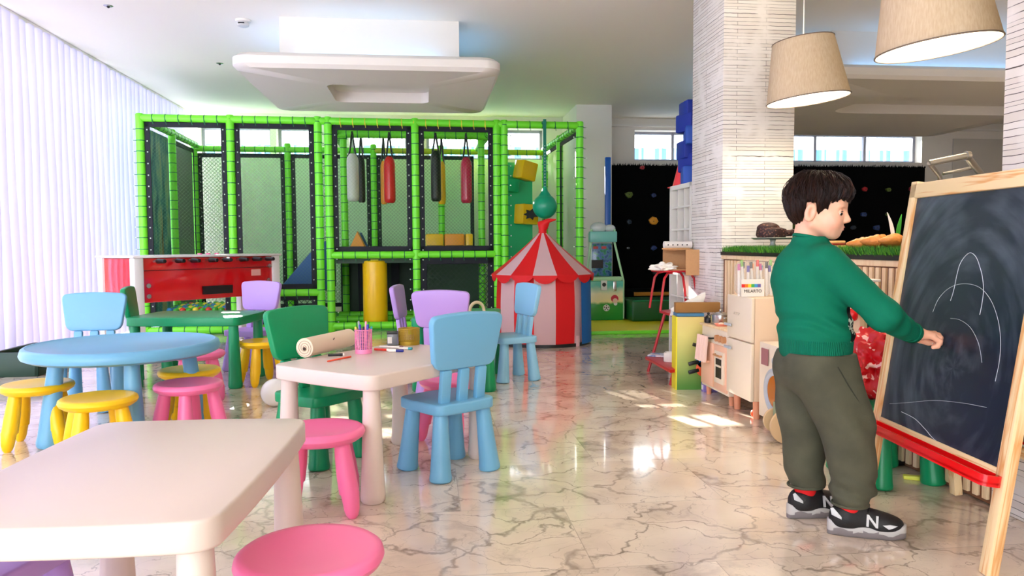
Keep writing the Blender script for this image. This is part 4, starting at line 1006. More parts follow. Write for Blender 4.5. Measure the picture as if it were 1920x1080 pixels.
MB().box((-0.019, 0.105, 0.21), (0.004, 0.08, 0.115)).build('pane', m_blk, ov); MB().box((-0.021, 0.105, 0.225), (0.004, 0.08, 0.012)).build('rack', m_cream, ov)
def handle(par, y, z, m, L=0.09, x=-0.012):
    MB().tube([(x, y-L/2, z), (x-0.02, y-L/2, z), (x-0.02, y+L/2, z), (x, y+L/2, z)], 0.006, 8).build('handle', m, par)
handle(ov, 0.105, 0.288, mat('brown_wood', (196, 140, 96), 0.5)); handle(d_, 0.31, 0.225, m_pink)
for k_ in range(3): MB().cyl((0, 0.055+0.05*k_, 0.385), (-0.02, 0.055+0.05*k_, 0.385), 0.02, n=20).build('knob', mat('brown_wood', (196, 140, 96)), t)
MB().tube([(0, 0.23, 0.375), (-0.025, 0.23, 0.375), (-0.025, 0.40, 0.375), (0, 0.40, 0.375)], 0.005, 8).build('rail', m_blk, t)
legs(t, kw, 0.26, 0.062)
t = rthing('tea_towel', 'pale pink cloth hanging on the toy stove rail', 'cloth', KX, ky)
cl = MB(); A_ = []; n = 36
rows = [[(-0.034-0.022*abs(math.sin(i*0.5+f*0.6))*(f*0.7+0.5), 0.245+0.15*i/n+0.004*math.sin(f*4+i*.3), 0.385-0.16*f) for i in range(n+1)] for f in [q/8 for q in range(9)]]
for a, b in zip(rows, rows[1:]): cl.strip(a, b)
back = [[(x+0.007, y, z) for x, y, z in r] for r in rows]
for a, b in zip(back, back[1:]): cl.strip(b, a)
cl.build('cloth', mat('pale_pink_cloth', (238, 205, 190), 0.8), t)
# pots on the stove
def pot(y, x, r, h, lab, m):
    t = rthing('toy_pot', lab, 'toy pot', KX+x, ky+y, kh+0.013)
    MB().lathe([(0, 0), (r*0.95, 0), (r, 0.006), (r, h), (r+0.004, h+0.002), (r-0.004, h), (r-0.005, 0.01), (0, 0.01)], n=28).build('pan', m, t)
    MB().lathe([(r, h+0.002), (r*0.6, h+0.012), (0.008, h+0.018), (0, h+0.018)], n=28).sph((0, 0, h+0.026), 0.009, 10).build('lid', m, t)
    for s_ in (-1, 1): MB().tube([(0, s_*r, h*0.7), (0, s_*(r+0.02), h*0.75), (0.015, s_*(r+0.02), h*0.75), (0.015, s_*r, h*0.7)], 0.004, 8).build('handle', m_steel, t)
pot(0.31, 0.075, 0.060, 0.058, 'steel toy pot with lid on the toy stove', m_steel)
pot(0.395, 0.03, 0.024, 0.03, 'small dark toy pot at the far corner of the toy stove', m_blk)
t = rthing('toy_plate', 'pink toy dish at the front edge of the toy stove', 'toy dish', KX+0.035, ky+0.20, kh+0.013)
MB().lathe([(0, 0), (0.03, 0), (0.042, 0.014), (0.038, 0.014), (0.028, 0.004), (0, 0.004)]).build('dish', mat('coral_pink', (240, 150, 130), 0.4), t)
MB().sph((0.0, 0.0, 0.012), 0.016, 12, sc=(1, 1, 0.6)).build('toy_food', m_cream, t)
# fridge
fh = 0.66
t = rthing('toy_fridge', 'cream two-door toy fridge next to the toy stove', 'toy fridge', KX, fy)
MB().box((0.135, fwid/2, (0.1+fh)/2), (0.265, fwid, fh-0.1), bev=0.004).build('body', mat('beige_board', (226, 200, 170), 0.45), t)
zs = Zat(1400, 641, 4.0)
for (a, b, hz) in ((zs+0.004, fh, zs+0.075), (0.1, zs-0.004, zs-0.055)):
    d_ = MB().box((-0.008, fwid/2, (a+b)/2), (0.018, fwid, b-a), bev=0.003).build('door', m_cream, t)
    MB().box((-0.03, fwid-0.04, hz), (0.012, 0.09, 0.016), bev=0.004).build('handle', m_grey, d_)
legs(t, fwid, 0.26, 0.102, 0.021)
text_mesh('lettering', 'ARTPOP', 0.022, quat_frame((-0.0175, fwid-0.13, fh-0.1), (0, -1, 0), (0, 0, 1)), mat('faint_grey', (190, 178, 160)), t)
# marker bag on the fridge
t = rthing('marker_bag', 'clear plastic bag of colour markers with rainbow label on the toy fridge', 'bag of markers', KX+0.235, fy+0.06, fh, PI/2)
m_film = mat('clear_film', (238, 236, 234), 0.15, alpha=0.2)
MB().prism(rrect(0.30, 0.2, 0.05, 6), 0.06, quat_frame((0.075, 0.15, 0.10), (0, -1, 0), (0, 0, 1)), bev=0.02).build('bag_film', m_film, t)
mk_c = [(30, 150, 210), (230, 60, 60), (40, 40, 50), (250, 150, 40), (70, 60, 160), (120, 190, 60), (30, 30, 30), (200, 60, 140)]
for i in range(16):
    y = 0.02+0.26*(i/15); h = 0.135+0.03*((i*7) % 4)/3; ang = 0.1*math.sin(i*2.1)
    x_ = 0.038+0.012*(i % 3)
    o = MB().tube([(x_, y, 0.004), (x_, y+ang*h, h)], 0.0075, 8).build('marker_body', m_white, t)
    MB().tube([(x_, y+ang*h, h), (x_, y+ang*(h+0.035), h+0.035)], 0.0082, 8).build('marker_cap', mat('cap_%d' % (i % 8), mk_c[i % 8], 0.35), o)
lb = MB().box((0.009, 0.215, 0.05), (0.002, 0.13, 0.095)).build('label_card', m_white, t)
rb = MB()
cols = [(226, 50, 50), (240, 130, 40), (240, 220, 60), (70, 180, 90), (60, 150, 210), (110, 100, 170)]
ms_ = [mat('rainbow_%d' % i, c) for i, c in enumerate(cols)]
for i in range(6): rb.mi = i; rb.box((0.007, 0.27-0.018*i, 0.062), (0.002, 0.018, 0.018))
rb.build('rainbow_bar', ms_, lb, smooth=False)
text_mesh('lettering', 'MILARTO', 0.024, quat_frame((0.0068, 0.215, 0.032), (0, -1, 0), (0, 0, 1)), m_blk, lb)
# washing machine
wy, ww, wh = fy-0.44, 0.385, 0.435
t = rthing('toy_washer', 'cream toy washing machine with amber porthole beside the child', 'toy washing machine', KX, wy)
MB().box((0.135, ww/2, (0.045+wh)/2), (0.26, ww, wh-0.045), bev=0.004).build('body', m_cream, t)
pc = (ww*0.48, 0.205)
dr_ = MB().lathe([(0.078, 0), (0.082, 0.012), (0.10, 0.02), (0.118, 0.014), (0.122, 0)], n=48, M=quat_frame((0.004, pc[0], pc[1]), (0, -1, 0), (0, 0, 1))).build('porthole_ring', m_grey, t)
MB().cyl((0.004, pc[0], pc[1]), (-0.006, pc[0], pc[1]), 0.082, n=48).build('porthole_pane', mat('amber_acrylic', (176, 96, 20), 0.12), dr_)
lb = MB().box((-0.002, ww-0.075, 0.365), (0.006, 0.07, 0.085)).build('detergent_drawer', mat('mauve', (160, 106, 110), 0.5), t)
kn = MB().cyl((0.0, 0.13, 0.37), (-0.045, 0.13, 0.37), 0.018, n=18, bev=0.003).build('dial', m_grey, t)
legs(t, ww, 0.26, 0.048)
t = rthing('toy_tray', 'small wire toy sieve with red handle on the toy washing machine', 'toy sieve', KX+0.1, wy+0.2, wh)
MB().lathe([(0.025, 0.004), (0.05, 0.028), (0.054, 0.03), (0.05, 0.032), (0.022, 0.0), (0, 0.0)], n=24, sx=1, sy=1.3).build('basket', mat('wire_grey', (150, 150, 145), 0.35, 0.7), t)
MB().box((0.0, -0.09, 0.03), (0.03, 0.06, 0.012), bev=0.004).build('handle', m_red, t)
MB().tube([(0, 0.07, 0.03), (0.0, 0.14, 0.045)], 0.003, 6).build('rod', m_steel, t)
# orange toy ball under the fridge
q = rw(KX+0.04, fy+0.07, 0.022); t = MB().sph((0, 0, 0), 0.022, 18).build('toy_ball', mat('orange_red_plastic', (240, 84, 30), 0.35), loc=q); tag(t, 'small orange ball on the floor under the toy fridge', 'ball')
# wooden push cart
q = P(1475, 832)
t = thing('push_cart', 'wooden toy cart with round disc wheel behind the child\'s legs', 'toy cart', (q[0], q[1], 0), vR(4))
MB().cyl((0, -0.008, 0.083), (0, 0.008, 0.083), 0.083, n=40, bev=0.003).build('wheel', mat('beech_disc', (216, 184, 140), 0.5), t)
MB().cyl((0.0, -0.012, 0.083), (0.0, 0.14, 0.083), 0.007, n=12).build('axle', m_birch, t)
MB().cyl((0.0, 0.125, 0.083), (0.0, 0.14, 0.083), 0.06, n=40, bev=0.003).build('wheel', MATS['beech_disc'], t)
MB().box((0.08, 0.065, 0.115), (0.2, 0.1, 0.13), bev=0.004).build('tub', mat('sage_green', (138, 152, 120), 0.5), t)
MB().box((0.08, -0.0, 0.17), (0.2, 0.012, 0.03), bev=0.003).build('tub_rim', m_birch, t)
# ================================================================ RED STEP STAND, CHAIR, BOX, PAINTED PANEL
m_rm = mat('red_metal', (186, 20, 34), 0.3)
qa = P(1215, 697); qb = P(1257, 722)
t = thing('step_stand', 'red metal step stand with two low treads by the white cubby shelf', 'step stand', (*P(1215, 697), 0), 0)
ox, oy = P(1215, 697)
def sw(px, py, h): p = P(px, py, h); return (p[0]-ox, p[1]-oy, h)
L1 = MB().tube([(0, 0, 0), (sw(1247, 585, 0.45)[0]+0.01, 0.0, 0.45)], 0.011, 10).build('leg', m_rm, t)
L2 = MB().tube([(qb[0]-ox, qb[1]-oy, 0), (sw(1290, 600, 0.45)[0], qb[1]-oy, 0.45)], 0.011, 10).build('leg', m_rm, t)
MB().tube([(0.28, 0.2, 0), (0.25, 0.1, 0.44)], 0.011, 10).build('leg', m_rm, t)
tz = 0.13
a = sw(1210, 669, tz); b = sw(1256, 694, tz); c = (b[0]+0.17, b[1]+0.10, tz); d = (a[0]+0.22, a[1]+0.10, tz)
MB().prism([(a[0], a[1]), (b[0], b[1]), (c[0], c[1]), (d[0], d[1])], 0.022, Matrix.Translation((0, 0, tz-0.02)), bev=0.004).build('lower_tread', m_rm, t)
tz2 = 0.45; a2 = sw(1236, 582, tz2); b2 = sw(1278, 595, tz2)
MB().prism([(a2[0], a2[1]), (b2[0], b2[1]), (b2[0]+0.18, b2[1]+0.16), (a2[0]+0.24, a2[1]+0.18)], 0.02, Matrix.Translation((0, 0, tz2-0.018)), bev=0.004).build('upper_tread', m_rm, t)
t = thing('magazine', 'blue and white printed booklet on the lower red tread', 'booklet', (ox+a[0]+0.09, oy+a[1]+0.0, tz+0.004), vR(-25))
k = N('print_blue'); tc = k.n('TexCoord').outputs['Object']; nz = k.n('TexNoise', i_Vector=tc, i_Scale=14.0)
k.link(k.ramp(nz.outputs[0], [(0.4, (236, 232, 232)), (0.5, (90, 120, 180)), (0.62, (230, 225, 232))]), k.b.inputs['Base Color'])
MB().box((0.02, 0.02, 0.006), (0.17, 0.13, 0.01)).build('cover', MATS['print_blue'], t)
t = thing('white_basket', 'small white plastic basket on the lower red tread', 'basket', (*P(1258, 679, tz), tz+0.004), vR(-20))
MB().prism(rrect(0.09, 0.08, 0.02), 0.008, bev=0.002).build('base', m_white, t)
bk = MB()
for (x, y, dx, dy) in ((0, 0.037, 0.09, 0.006), (0, -0.037, 0.09, 0.006), (0.042, 0, 0.006, 0.08), (-0.042, 0, 0.006, 0.08)): bk.box((x, y, 0.035), (dx, dy, 0.06), bev=0.002)
bk.build('side_walls', m_white, t)
t = thing('white_cushion', 'crumpled white paper packet leaning on the upper red tread', 'packet', (ox+b2[0]+0.05, oy+b2[1]+0.05, tz2+0.004), 0)
nb_ = bmesh.new(); bmesh.ops.create_cube(nb_, size=1); bmesh.ops.subdivide_edges(nb_, edges=nb_.edges[:], cuts=7, use_grid_fill=True)
for v in nb_.verts:
    v.co = Vector((v.co.x*0.22, v.co.y*0.08, (v.co.z+0.5)*0.13)); f = (v.co.x+0.11)/0.22; v.co.z *= 0.35+0.9*f; v.co += noise.noise_vector(v.co*14)*0.016; v.co.z = max(0.0, v.co.z)
MB().add(nb_).build('packet', mat('paper_white', (238, 236, 230)), t)
# red child's chair on top
cx_, cy_ = ox+a2[0]+0.125, oy+a2[1]+0.07
t = thing('metal_chair', 'small red metal chair standing on the red step stand', 'chair', (cx_, cy_, tz2+0.004), vR(188))
MB().prism(rrect(0.29, 0.28, 0.04), 0.014, Matrix.Translation((0, 0, 0.285)), bev=0.004).build('seat', m_rm, t)
for (sx, sy) in ((1, 1), (-1, 1), (-1, -1), (1, -1)):
    MB().tube([(sx*0.15, sy*0.125, 0), (sx*0.13, sy*0.115, 0.15), (sx*0.115, sy*0.11, 0.24), (sx*0.09, sy*0.105, 0.275), (sx*0.05, sy*0.105, 0.283)], 0.009, 10).build('leg', m_rm, t)
bk = MB(); bk.prism(rrect(0.28, 0.13, 0.03), 0.012, quat_frame((-0.17, 0, 0.43), (0, 1, 0), (-0.2, 0, 1)), bev=0.003); bk.build('backrest', m_rm, t)
for s_ in (-1, 1): MB().tube([(-0.12, s_*0.1, 0.29), (-0.165, s_*0.1, 0.42)], 0.008, 8).build('back_support', m_rm, t)
m_card = mat('cardboard', (206, 158, 108), 0.8, bump=(80, 0.1, 0.15))
t = thing('cardboard_box', 'open cardboard box lying on its side on the small red chair', 'box', (cx_+0.02, cy_-0.02, tz2+0.303), vR(-8))
bx2 = MB()
bx2.box((0, 0.0, 0.155), (0.2, 0.24, 0.008)).box((0.1, 0, 0.08), (0.008, 0.24, 0.16)).box((-0.0, 0.12, 0.08), (0.2, 0.008, 0.16)).box((0.0, 0, 0.004), (0.2, 0.24, 0.008)).box((0.105, -0.14, 0.06), (0.11, 0.006, 0.19), bev=0.0)
bx2.build('box_walls', m_card, t); MB().box((-0.02, -0.125, 0.15), (0.2, 0.05, 0.006), M=Matrix.Rotation(-0.1, 4, 'X')).build('lid_flap', m_card, t)
t = thing('paper_roll', 'white dotted paper roll lying on top of the cardboard box', 'paper roll', (cx_+0.02, cy_-0.05, tz2+0.303+0.16), vR(4))
MB().cyl((-0.11, 0, 0.03), (0.1, 0, 0.03), 0.028, n=24).build('roll', m_white, t)
MB().cyl((0.1, 0, 0.03), (0.102, 0, 0.03), 0.012, n=16).build('core_hole', m_card, t)
for k_ in range(5): MB().cyl((-0.085+0.036*k_, -0.027, 0.03), (-0.085+0.036*k_, -0.0292, 0.03), 0.005, n=10).build('dot_print', m_blk, t)
t = thing('tissue_paper', 'crumpled white tissue paper spilling from the cardboard box', 'tissue', (cx_-0.10, cy_-0.10, tz2+0.303), 0)
nb_ = bmesh.new(); bmesh.ops.create_icosphere(nb_, subdivisions=4, radius=0.06)
for v in nb_.verts: v.co = v.co*(1+0.6*noise.noise(v.co*35)); v.co.z = max(0, v.co.z*0.6+0.02); v.co.x *= 1.5
MB().add(nb_).build('paper', mat('paper_white', (238, 236, 230)), t)
# painted panel with bats
q0 = P(1269, 731); q1 = P(1322, 733); pz = Zat(1290, 594, q0[1])
t = thing('painted_board', 'yellow to green painted board with hooks beside the toy stove', 'board', (q0[0], q0[1], 0), vR(0))
k = N('board_paint'); tc = k.n('TexCoord').outputs['Object']; s_ = k.n('SeparateXYZ', i_0=tc); nz = k.n('TexNoise', i_Vector=tc, i_Scale=4.0)
k.link(k.ramp(k.math('ADD', s_.outputs[2], k.math('MULTIPLY', nz.outputs[0], 0.1)), [(0.06, (84, 146, 62)), (0.2, (150, 176, 92)), (0.4, (206, 200, 118)), (0.56, (214, 190, 122))]), k.b.inputs['Base Color'])
bw_ = q1[0]-q0[0]
MB().box((bw_/2, 0.012, pz/2), (bw_, 0.02, pz), bev=0.002).build('board', MATS['board_paint'], t)
MB().box((-0.004, 0.06, pz/2), (0.008, 0.12, pz)).build('yellow_edge', mat('bright_yellow', (240, 228, 50), 0.4), t)
MB().box((bw_/2, 0.06, pz+0.012), (bw_, 0.12, 0.02)).build('blue_ledge', mat('steel_blue', (66, 120, 160), 0.4), t)
MB().cyl((0.115, 0, 0.295), (0.145, -0.0, 0.285), 0.001).tube([(0.10, -0.012, 0.30), (0.16, -0.012, 0.285)], 0.012, 10).build('peg', m_blk, t)
t = thing('cardboard_sheet', 'brown cardboard strip resting on top of the painted board', 'cardboard', (q0[0]-0.005, q0[1], pz+0.024), 0)
MB().box((0.14, 0.03, 0.035), (0.29, 0.05, 0.065), bev=0.002).build('sheet', mat('brown_card', (146, 104, 52), 0.8), t)
for (lab, c, z, cname) in (('blue table tennis bat hanging on the painted board', (20, 120, 170), 0.195, 'blue'), ('orange table tennis bat hanging below the blue one', (232, 90, 40), 0.14, 'orange')):
    t = thing('table_tennis_bat', lab, 'bat', (q0[0]+0.165, q0[1]-0.012, z), 0)
    M1 = quat_frame((0, 0, 0), (1, 0, 0), (0, 0, 1)) @ Matrix.Rotation(0.25, 4, 'Z')
    cc = [(0.045*math.cos(a)+0.0, 0.052*math.sin(a)) for a in [2*PI*i/28 for i in range(28)]]
    MB().prism(cc, 0.008, M1, bev=0.002).build('blade', mat('bat_'+cname, c, 0.5), t)
    MB().box((-0.062, 0, 0.004), (0.07, 0.024, 0.014), bev=0.004, M=M1).build('handle', m_blk, t)
t = rthing('purple_box', 'lavender box on the floor at the far end of the toy stove', 'box', KX+0.02, ky+kw+0.02)
MB().box((0.05, 0.02, 0.03), (0.1, 0.045, 0.06), bev=0.003).build('box_body', mat('lavender_card', (150, 130, 206), 0.5), t)
MB().box((-0.001, 0.02, 0.03), (0.003, 0.02, 0.03)).build('label', m_white, t)
# ================================================================ STAND, CLOTH PILE BEHIND THE CHILD
q = (1.512, 3.20)
t = thing('wooden_stand', 'light wooden toy stand post with white top plate behind the child', 'stand', (q[0], q[1], 0), RA)
zt1 = Zat(1618, 528, 3.20)
MB().box((0, 0, zt1/2), (0.036, 0.05, zt1), bev=0.003).build('post', m_birch, t)
MB().box((0.02, 0, 0.01), (0.2, 0.2, 0.02), bev=0.003).build('foot', m_birch, t)
MB().box((0.0, 0, zt1+0.006), (0.12, 0.10, 0.012), bev=0.003, M=Matrix.Rotation(0, 4, 'Y')).build('top_plate', m_white, t)
MB().box((-0.06, 0.0, Zat(1600, 676, 3.20)), (0.17, 0.12, 0.016), bev=0.003).build('shelf', m_birch, t)
def blob(name, lab, cat, part_, x, y, z, r, sc, m, f=18, amp=0.3, seed=0, rz=0):
    t = thing(name, lab, cat, (x, y, z), rz)
    b = bmesh.new(); bmesh.ops.create_icosphere(b, subdivisions=5, radius=r)
    for v in b.verts:
        n_ = noise.noise(v.co*f+Vector((seed, 0, 0)))+0.5*noise.noise(v.co*f*2.3+Vector((0, seed, 0)))
        v.co = v.co*(1+amp*n_); v.co = Vector((v.co.x*sc[0], v.co.y*sc[1], v.co.z*sc[2]))
    z0_ = min(v.co.z for v in b.verts)
    for v in b.verts: v.co.z -= z0_
    MB().add(b).build(part_, m, t); return t
k = N('red_patterned_cloth'); tc = k.n('TexCoord').outputs['Object']; nz = k.n('TexNoise', i_Vector=tc, i_Scale=24.0); v = k.n('TexVoronoi', i_Vector=tc, i_Scale=22.0)
k.link(k.mix(k.math('GREATER_THAN', nz.outputs[0], 0.62), lin((196, 8, 22)), lin((240, 190, 180))), k.b.inputs['Base Color']); k.b.inputs['Roughness'].default_value = 0.35
t_ = blob('red_cloth_pile', 'crumpled red shiny cloth heaped on the green chair behind the easel', 'cloth', 'cloth', 1.475, 2.965, 0.314, 0.13, (0.95, 0.95, 1.0), MATS['red_patterned_cloth'], 16, 0.4, 3)
k = N('check_cloth'); tc = k.n('TexCoord').outputs['Object']; ck = k.n('TexChecker', i_Vector=tc, i_Scale=46.0); ck.inputs[1].default_value = lin((30, 160, 180)); ck.inputs[2].default_value = lin((224, 242, 244))
s_ = k.n('SeparateXYZ', i_0=tc)
k.link(k.mix(k.math('GREATER_THAN', s_.outputs[2], 0.055), ck.outputs[0], lin((236, 244, 246))), k.b.inputs['Base Color'])
blob('checked_cloth', 'white and turquoise checked cloth on top of the red cloth', 'cloth', 'cloth', 1.57, 3.06, 0.50, 0.075, (1.2, 0.9, 0.62), MATS['check_cloth'], 16, 0.25, 5)
blob('black_bag', 'black bag hanging against the wooden slats behind the child', 'bag', 'bag', 1.60, 3.33, 0.43, 0.11, (1.7, 0.7, 0.8), mat('black_cloth', (22, 20, 26), 0.6), 14, 0.3, 9)
blob('red_toy', 'small red cloth toy in front of the slats under the child\'s arm', 'toy', 'cloth', 1.44, 3.16, 0.615, 0.035, (1.2, 1, 1.0), m_red, 20, 0.3, 2)
MBt = MB(); MBt.box((1.455, 3.18, 0.53), (0.02, 0.02, 0.18)); 
q = P(1713, 899); t = MB().box((0, 0, 0.008), (0.075, 0.026, 0.016), bev=0.003).build('chalk_eraser', mat('neon_yellow', (236, 240, 90), 0.5), loc=(q[0], q[1], 0), rz=-0.35); tag(t, 'small bright yellow block lying on the floor under the easel', 'toy block')
q = P(1672, 893); t = thing('black_toy', 'small black toy on the floor behind the green chair legs', 'toy', (q[0], q[1]+0.1, 0), 0.2)
MB().box((0, 0, 0.035), (0.08, 0.06, 0.07), bev=0.01).build('toy_body', m_blk, t); MB().box((0.1, 0.03, 0.012), (0.1, 0.04, 0.02), bev=0.006).build('toy_foot', m_blk, t)

# ================================================================ PENDANT LAMPS
k_ = N('linen_shade'); tc = k_.n('TexCoord').outputs['Object']; mp = k_.n('Mapping', i_0=tc); mp.inputs['Scale'].default_value = (140, 140, 30); nz = k_.n('TexNoise', i_Vector=mp.outputs[0], i_Scale=1.0, i_Detail=3.0)
m_ln = translucent('linen', (214, 196, 172), 0.62)
t_ = m_ln.node_tree; tcn = t_.nodes.new('ShaderNodeTexCoord'); mpn = t_.nodes.new('ShaderNodeMapping'); nn = t_.nodes.new('ShaderNodeTexNoise'); rp = t_.nodes.new('ShaderNodeValToRGB')
mpn.inputs['Scale'].default_value = (160, 160, 24); nn.inputs['Scale'].default_value = 1.0; t_.links.new(tcn.outputs['Object'], mpn.inputs[0]); t_.links.new(mpn.outputs[0], nn.inputs['Vector']); t_.links.new(nn.outputs[0], rp.inputs[0])
rp.color_ramp.elements[0].position = 0.3; rp.color_ramp.elements[0].color = lin((226, 210, 184)); rp.color_ramp.elements[1].position = 0.7; rp.color_ramp.elements[1].color = lin((240, 228, 208))
for nd in t_.nodes:
    if nd.type in ('BSDF_DIFFUSE', 'BSDF_TRANSLUCENT'): t_.links.new(rp.outputs[0], nd.inputs[0])
bpy.data.materials.remove(MATS['linen_shade'])
m_liner = mat('white_liner', (250, 246, 238), 0.6); m_bulb = mat('bulb', (255, 244, 224), emit=(255, 236, 200), es=22); m_rim = mat('shade_rim', (120, 104, 92), 0.5)
def pendant(lab, px, py, wpx, Y, tilt, ztop_px):
    v = XY(px, py, Y); r = wpx/1387*Y/2; h = 0.345; rt = r*0.74
    t = thing('pendant_lamp', lab, 'lamp', (v.x, Y, v.z), 0)
    R_ = Matrix.Rotation(tilt, 4, 'Y')
    MB().lathe([(r, 0), (rt, h)], n=64, M=R_).build('lamp_shade', m_ln, t)
    MB().lathe([(rt-0.004, h-0.002), (r-0.005, 0.002)], n=64, M=R_).build('inner_liner', m_liner, t)
    rm = MB(); rm.tube([R_ @ Vector((r*math.cos(a), r*math.sin(a), 0)) for a in [2*PI*i/64 for i in range(64)]], 0.004, 6, closed=True); rm.build('rim_wire', m_rim, t); rm = MB(); rm.tube([R_ @ Vector((rt*math.cos(a), rt*math.sin(a), h)) for a in [2*PI*i/64 for i in range(64)]], 0.003, 6, closed=True)
    rm.build('rim_wire', m_rim, t)
    top = R_ @ Vector((0, 0, h-0.03)); sp = MB()
    for a in (0.4, 2.5, 4.6): sp.tube([top, R_ @ Vector((rt*math.cos(a), rt*math.sin(a), h-0.003))], 0.003, 6)
    sp.build('spider', m_steel, t)
    MB().cyl(top, (top.x, top.y, HC-v.z-0.02), 0.0035, n=8).build('cord', m_white, t)
    MB().lathe([(0, HC-v.z-0.03), (0.05, HC-v.z-0.03), (0.055, HC-v.z), (0, HC-v.z)], c=(top.x, top.y, 0)).build('ceiling_rose', m_white, t)
    MB().cyl(R_ @ Vector((0, 0, h-0.11)), top, 0.02, n=16).build('socket', m_white, t)
    MB().sph(R_ @ Vector((0, 0, h-0.15)), 0.045, 20).build('bulb', m_bulb, t)
    L = bpy.data.lights.new('lamp_light', 'POINT'); L.energy = 18; L.color = (1, 0.86, 0.66); L.shadow_soft_size = 0.06
    lo = bpy.data.objects.new('lamp_light', L); C.objects.link(lo); lo.parent = t; lo.location = R_ @ Vector((0, 0, h-0.22))
pendant('smaller looking linen pendant lamp hanging beside the stone pillar', 1515, 187, 146, 4.45, vR(-6), 80)
pendant('large looking linen pendant lamp at the top edge of the frame', 1757, 90, 208, 3.15, vR(-6), 0)

# ================================================================ THINGS ON THE WHITE TABLE
TZ = 0.4805
def tt(px, py, z=TZ): return P(px, py, z)
a = Vector((*tt(583, 671), 0)); b = Vector((*tt(664, 650), 0)); dv = (b-a).normalized(); dv2 = Vector((-dv.y, dv.x, 0)); rr = 0.041
t = thing('paper_roll', 'thick cream paper roll lying on the white table', 'paper roll', (a.x, a.y, TZ), math.atan2(dv.y, dv.x))
MB().cyl((0, 0.03, rr), (0.36, 0.03, rr), rr, n=40).build('roll', mat('cream_paper', (232, 212, 186), 0.7), t)
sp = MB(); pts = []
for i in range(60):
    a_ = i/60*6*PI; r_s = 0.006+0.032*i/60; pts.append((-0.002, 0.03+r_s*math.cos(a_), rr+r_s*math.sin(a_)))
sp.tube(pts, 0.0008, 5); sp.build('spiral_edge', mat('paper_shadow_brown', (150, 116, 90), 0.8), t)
MB().prism([(-0.006, -0.002), (0.006, 0.0), (0.007, 0.003), (-0.006, 0.002)], 0.001, quat_frame((0.17, 0.03-rr*0.92, rr*1.45), (1, 0, 0.5), (0, 0.3, 1)), bev=0).build('ink_mark', m_blk, t)
MB().cyl((-0.0035, 0.03, rr*0.9), (-0.001, 0.03, rr*0.9), 0.008, n=6).build('core_hole', mat('dark_brown', (60, 44, 34), 0.8), t)
def mesh_cup(lab, px, py, r, h, m, rows, cols_, solid, ell=1.0):
    x, y = tt(px, py); t = thing('pen_cup', lab, 'pen cup', (x, y, TZ), 0.2)
    MB().lathe([(0, 0), (r, 0), (r, solid), (r-0.002, solid), (r-0.002, 0.003), (0, 0.003)], n=40, sy=ell).build('base', m, t)
    lt = MB()
    for i in range(cols_):
        a = 2*PI*i/cols_; lt.box((r*math.cos(a), r*ell*math.sin(a), (solid+h)/2), (0.0016, 0.0022, h-solid), rz=a)
    for j in range(1, rows+1):
        z = solid+(h-solid)*j/rows; pts = [(r*math.cos(2*PI*i/40), r*ell*math.sin(2*PI*i/40), z) for i in range(40)]
        lt.tube(pts, 0.0014 if j < rows else 0.0028, 5, closed=True)
    lt.build('lattice_wall', m, t); return x, y
x, y = mesh_cup('pink perforated pen cup full of pens on the white table', 682, 662, 0.0365, 0.103, mat('pink_cup', (244, 140, 184), 0.4), 13, 26, 0.02)
pc_ = [('white pen with yellow cap leaning left in the pink cup', (236, 214, 90)), ('grey pen standing at the back of the pink cup', (150, 156, 160)), ('blue marker in the middle of the pink cup', (30, 50, 150)), ('dark blue pen in the pink cup', (20, 26, 80)), ('pink marker in the pink cup', (244, 160, 170)), ('violet blue pen leaning right in the pink cup', (50, 60, 170)), ('white pen with teal tip leaning right in the pink cup', (40, 170, 170))]
for i, (lab, c) in enumerate(pc_):
    u = -1+2*i/6; bx3, by3 = x+0.018*u, y+0.012*math.sin(i*2.3); tx, ty = x+0.034*u, y+0.016*math.sin(i*2.3); h = 0.112+0.012*((i*5) % 3)
    t = thing('pen', lab, 'pen', (bx3, by3, TZ+0.004), 0); d = Vector((tx-bx3, ty-by3, h))
    MB().tube([(0, 0, 0), d*0.72], 0.0042, 10).build('barrel', m_white if i in (0, 6) else mat('pen_%d' % i, c, 0.4), t)
    MB().tube([d*0.72, d*0.97, d], [0.005, 0.005, 0.003], 10).build('cap', mat('pen_%d' % i, c, 0.4), t)
x, y = tt(767, 646); mesh_cup('gold coloured mesh cup at the back of the white table', 767, 646, 0.05, 0.077, mat('gold_mesh', (172, 140, 40), 0.35, 0.5), 12, 44, 0.018, 0.8)
x, y = tt(736, 647)
t = thing('sharpener_box', 'small black and grey pencil sharpener box beside the gold cup', 'pencil sharpener', (x, y, TZ), 0.15)
MB().box((0, 0, 0.028), (0.05, 0.04, 0.056), bev=0.005).build('container', mat('smoky_plastic', (120, 122, 128), 0.15), t)
MB().box((0, 0, 0.059), (0.052, 0.042, 0.012), bev=0.003).build('lid', m_blk, t); MB().box((-0.012, -0.021, 0.026), (0.02, 0.003, 0.03)).build('label', m_white, t)
def marker(lab, a, b, c, capc, r=0.0055, cap=0.3, bc=None):
    A_ = Vector((*tt(*a), TZ+r)); B_ = Vector((*tt(*b), TZ+r)); t = thing('marker_pen', lab, 'marker', (A_.x, A_.y, A_.z), 0); d = B_-A_; 
    MB().tube([(0, 0, 0), d*0.02, d*(1-cap)], [r*0.7, r, r], 12).build('barrel', c, t)
    MB().tube([d*(1-cap), d*0.98, d], [r*1.12, r*1.12, r*0.8], 12).build('cap', capc, t)
mk = lambda n, c: mat('mk_'+n, c, 0.35)
marker('black marker lying in front of the paper roll', (615, 668), (646, 667), mk('black', (24, 20, 24)), m_white, cap=0.1)
marker('thin orange-red pen lying at the front of the white table', (614, 679), (658, 670), mk('orange', (238, 84, 48)), mk('orange', (238, 84, 48)), r=0.0035)
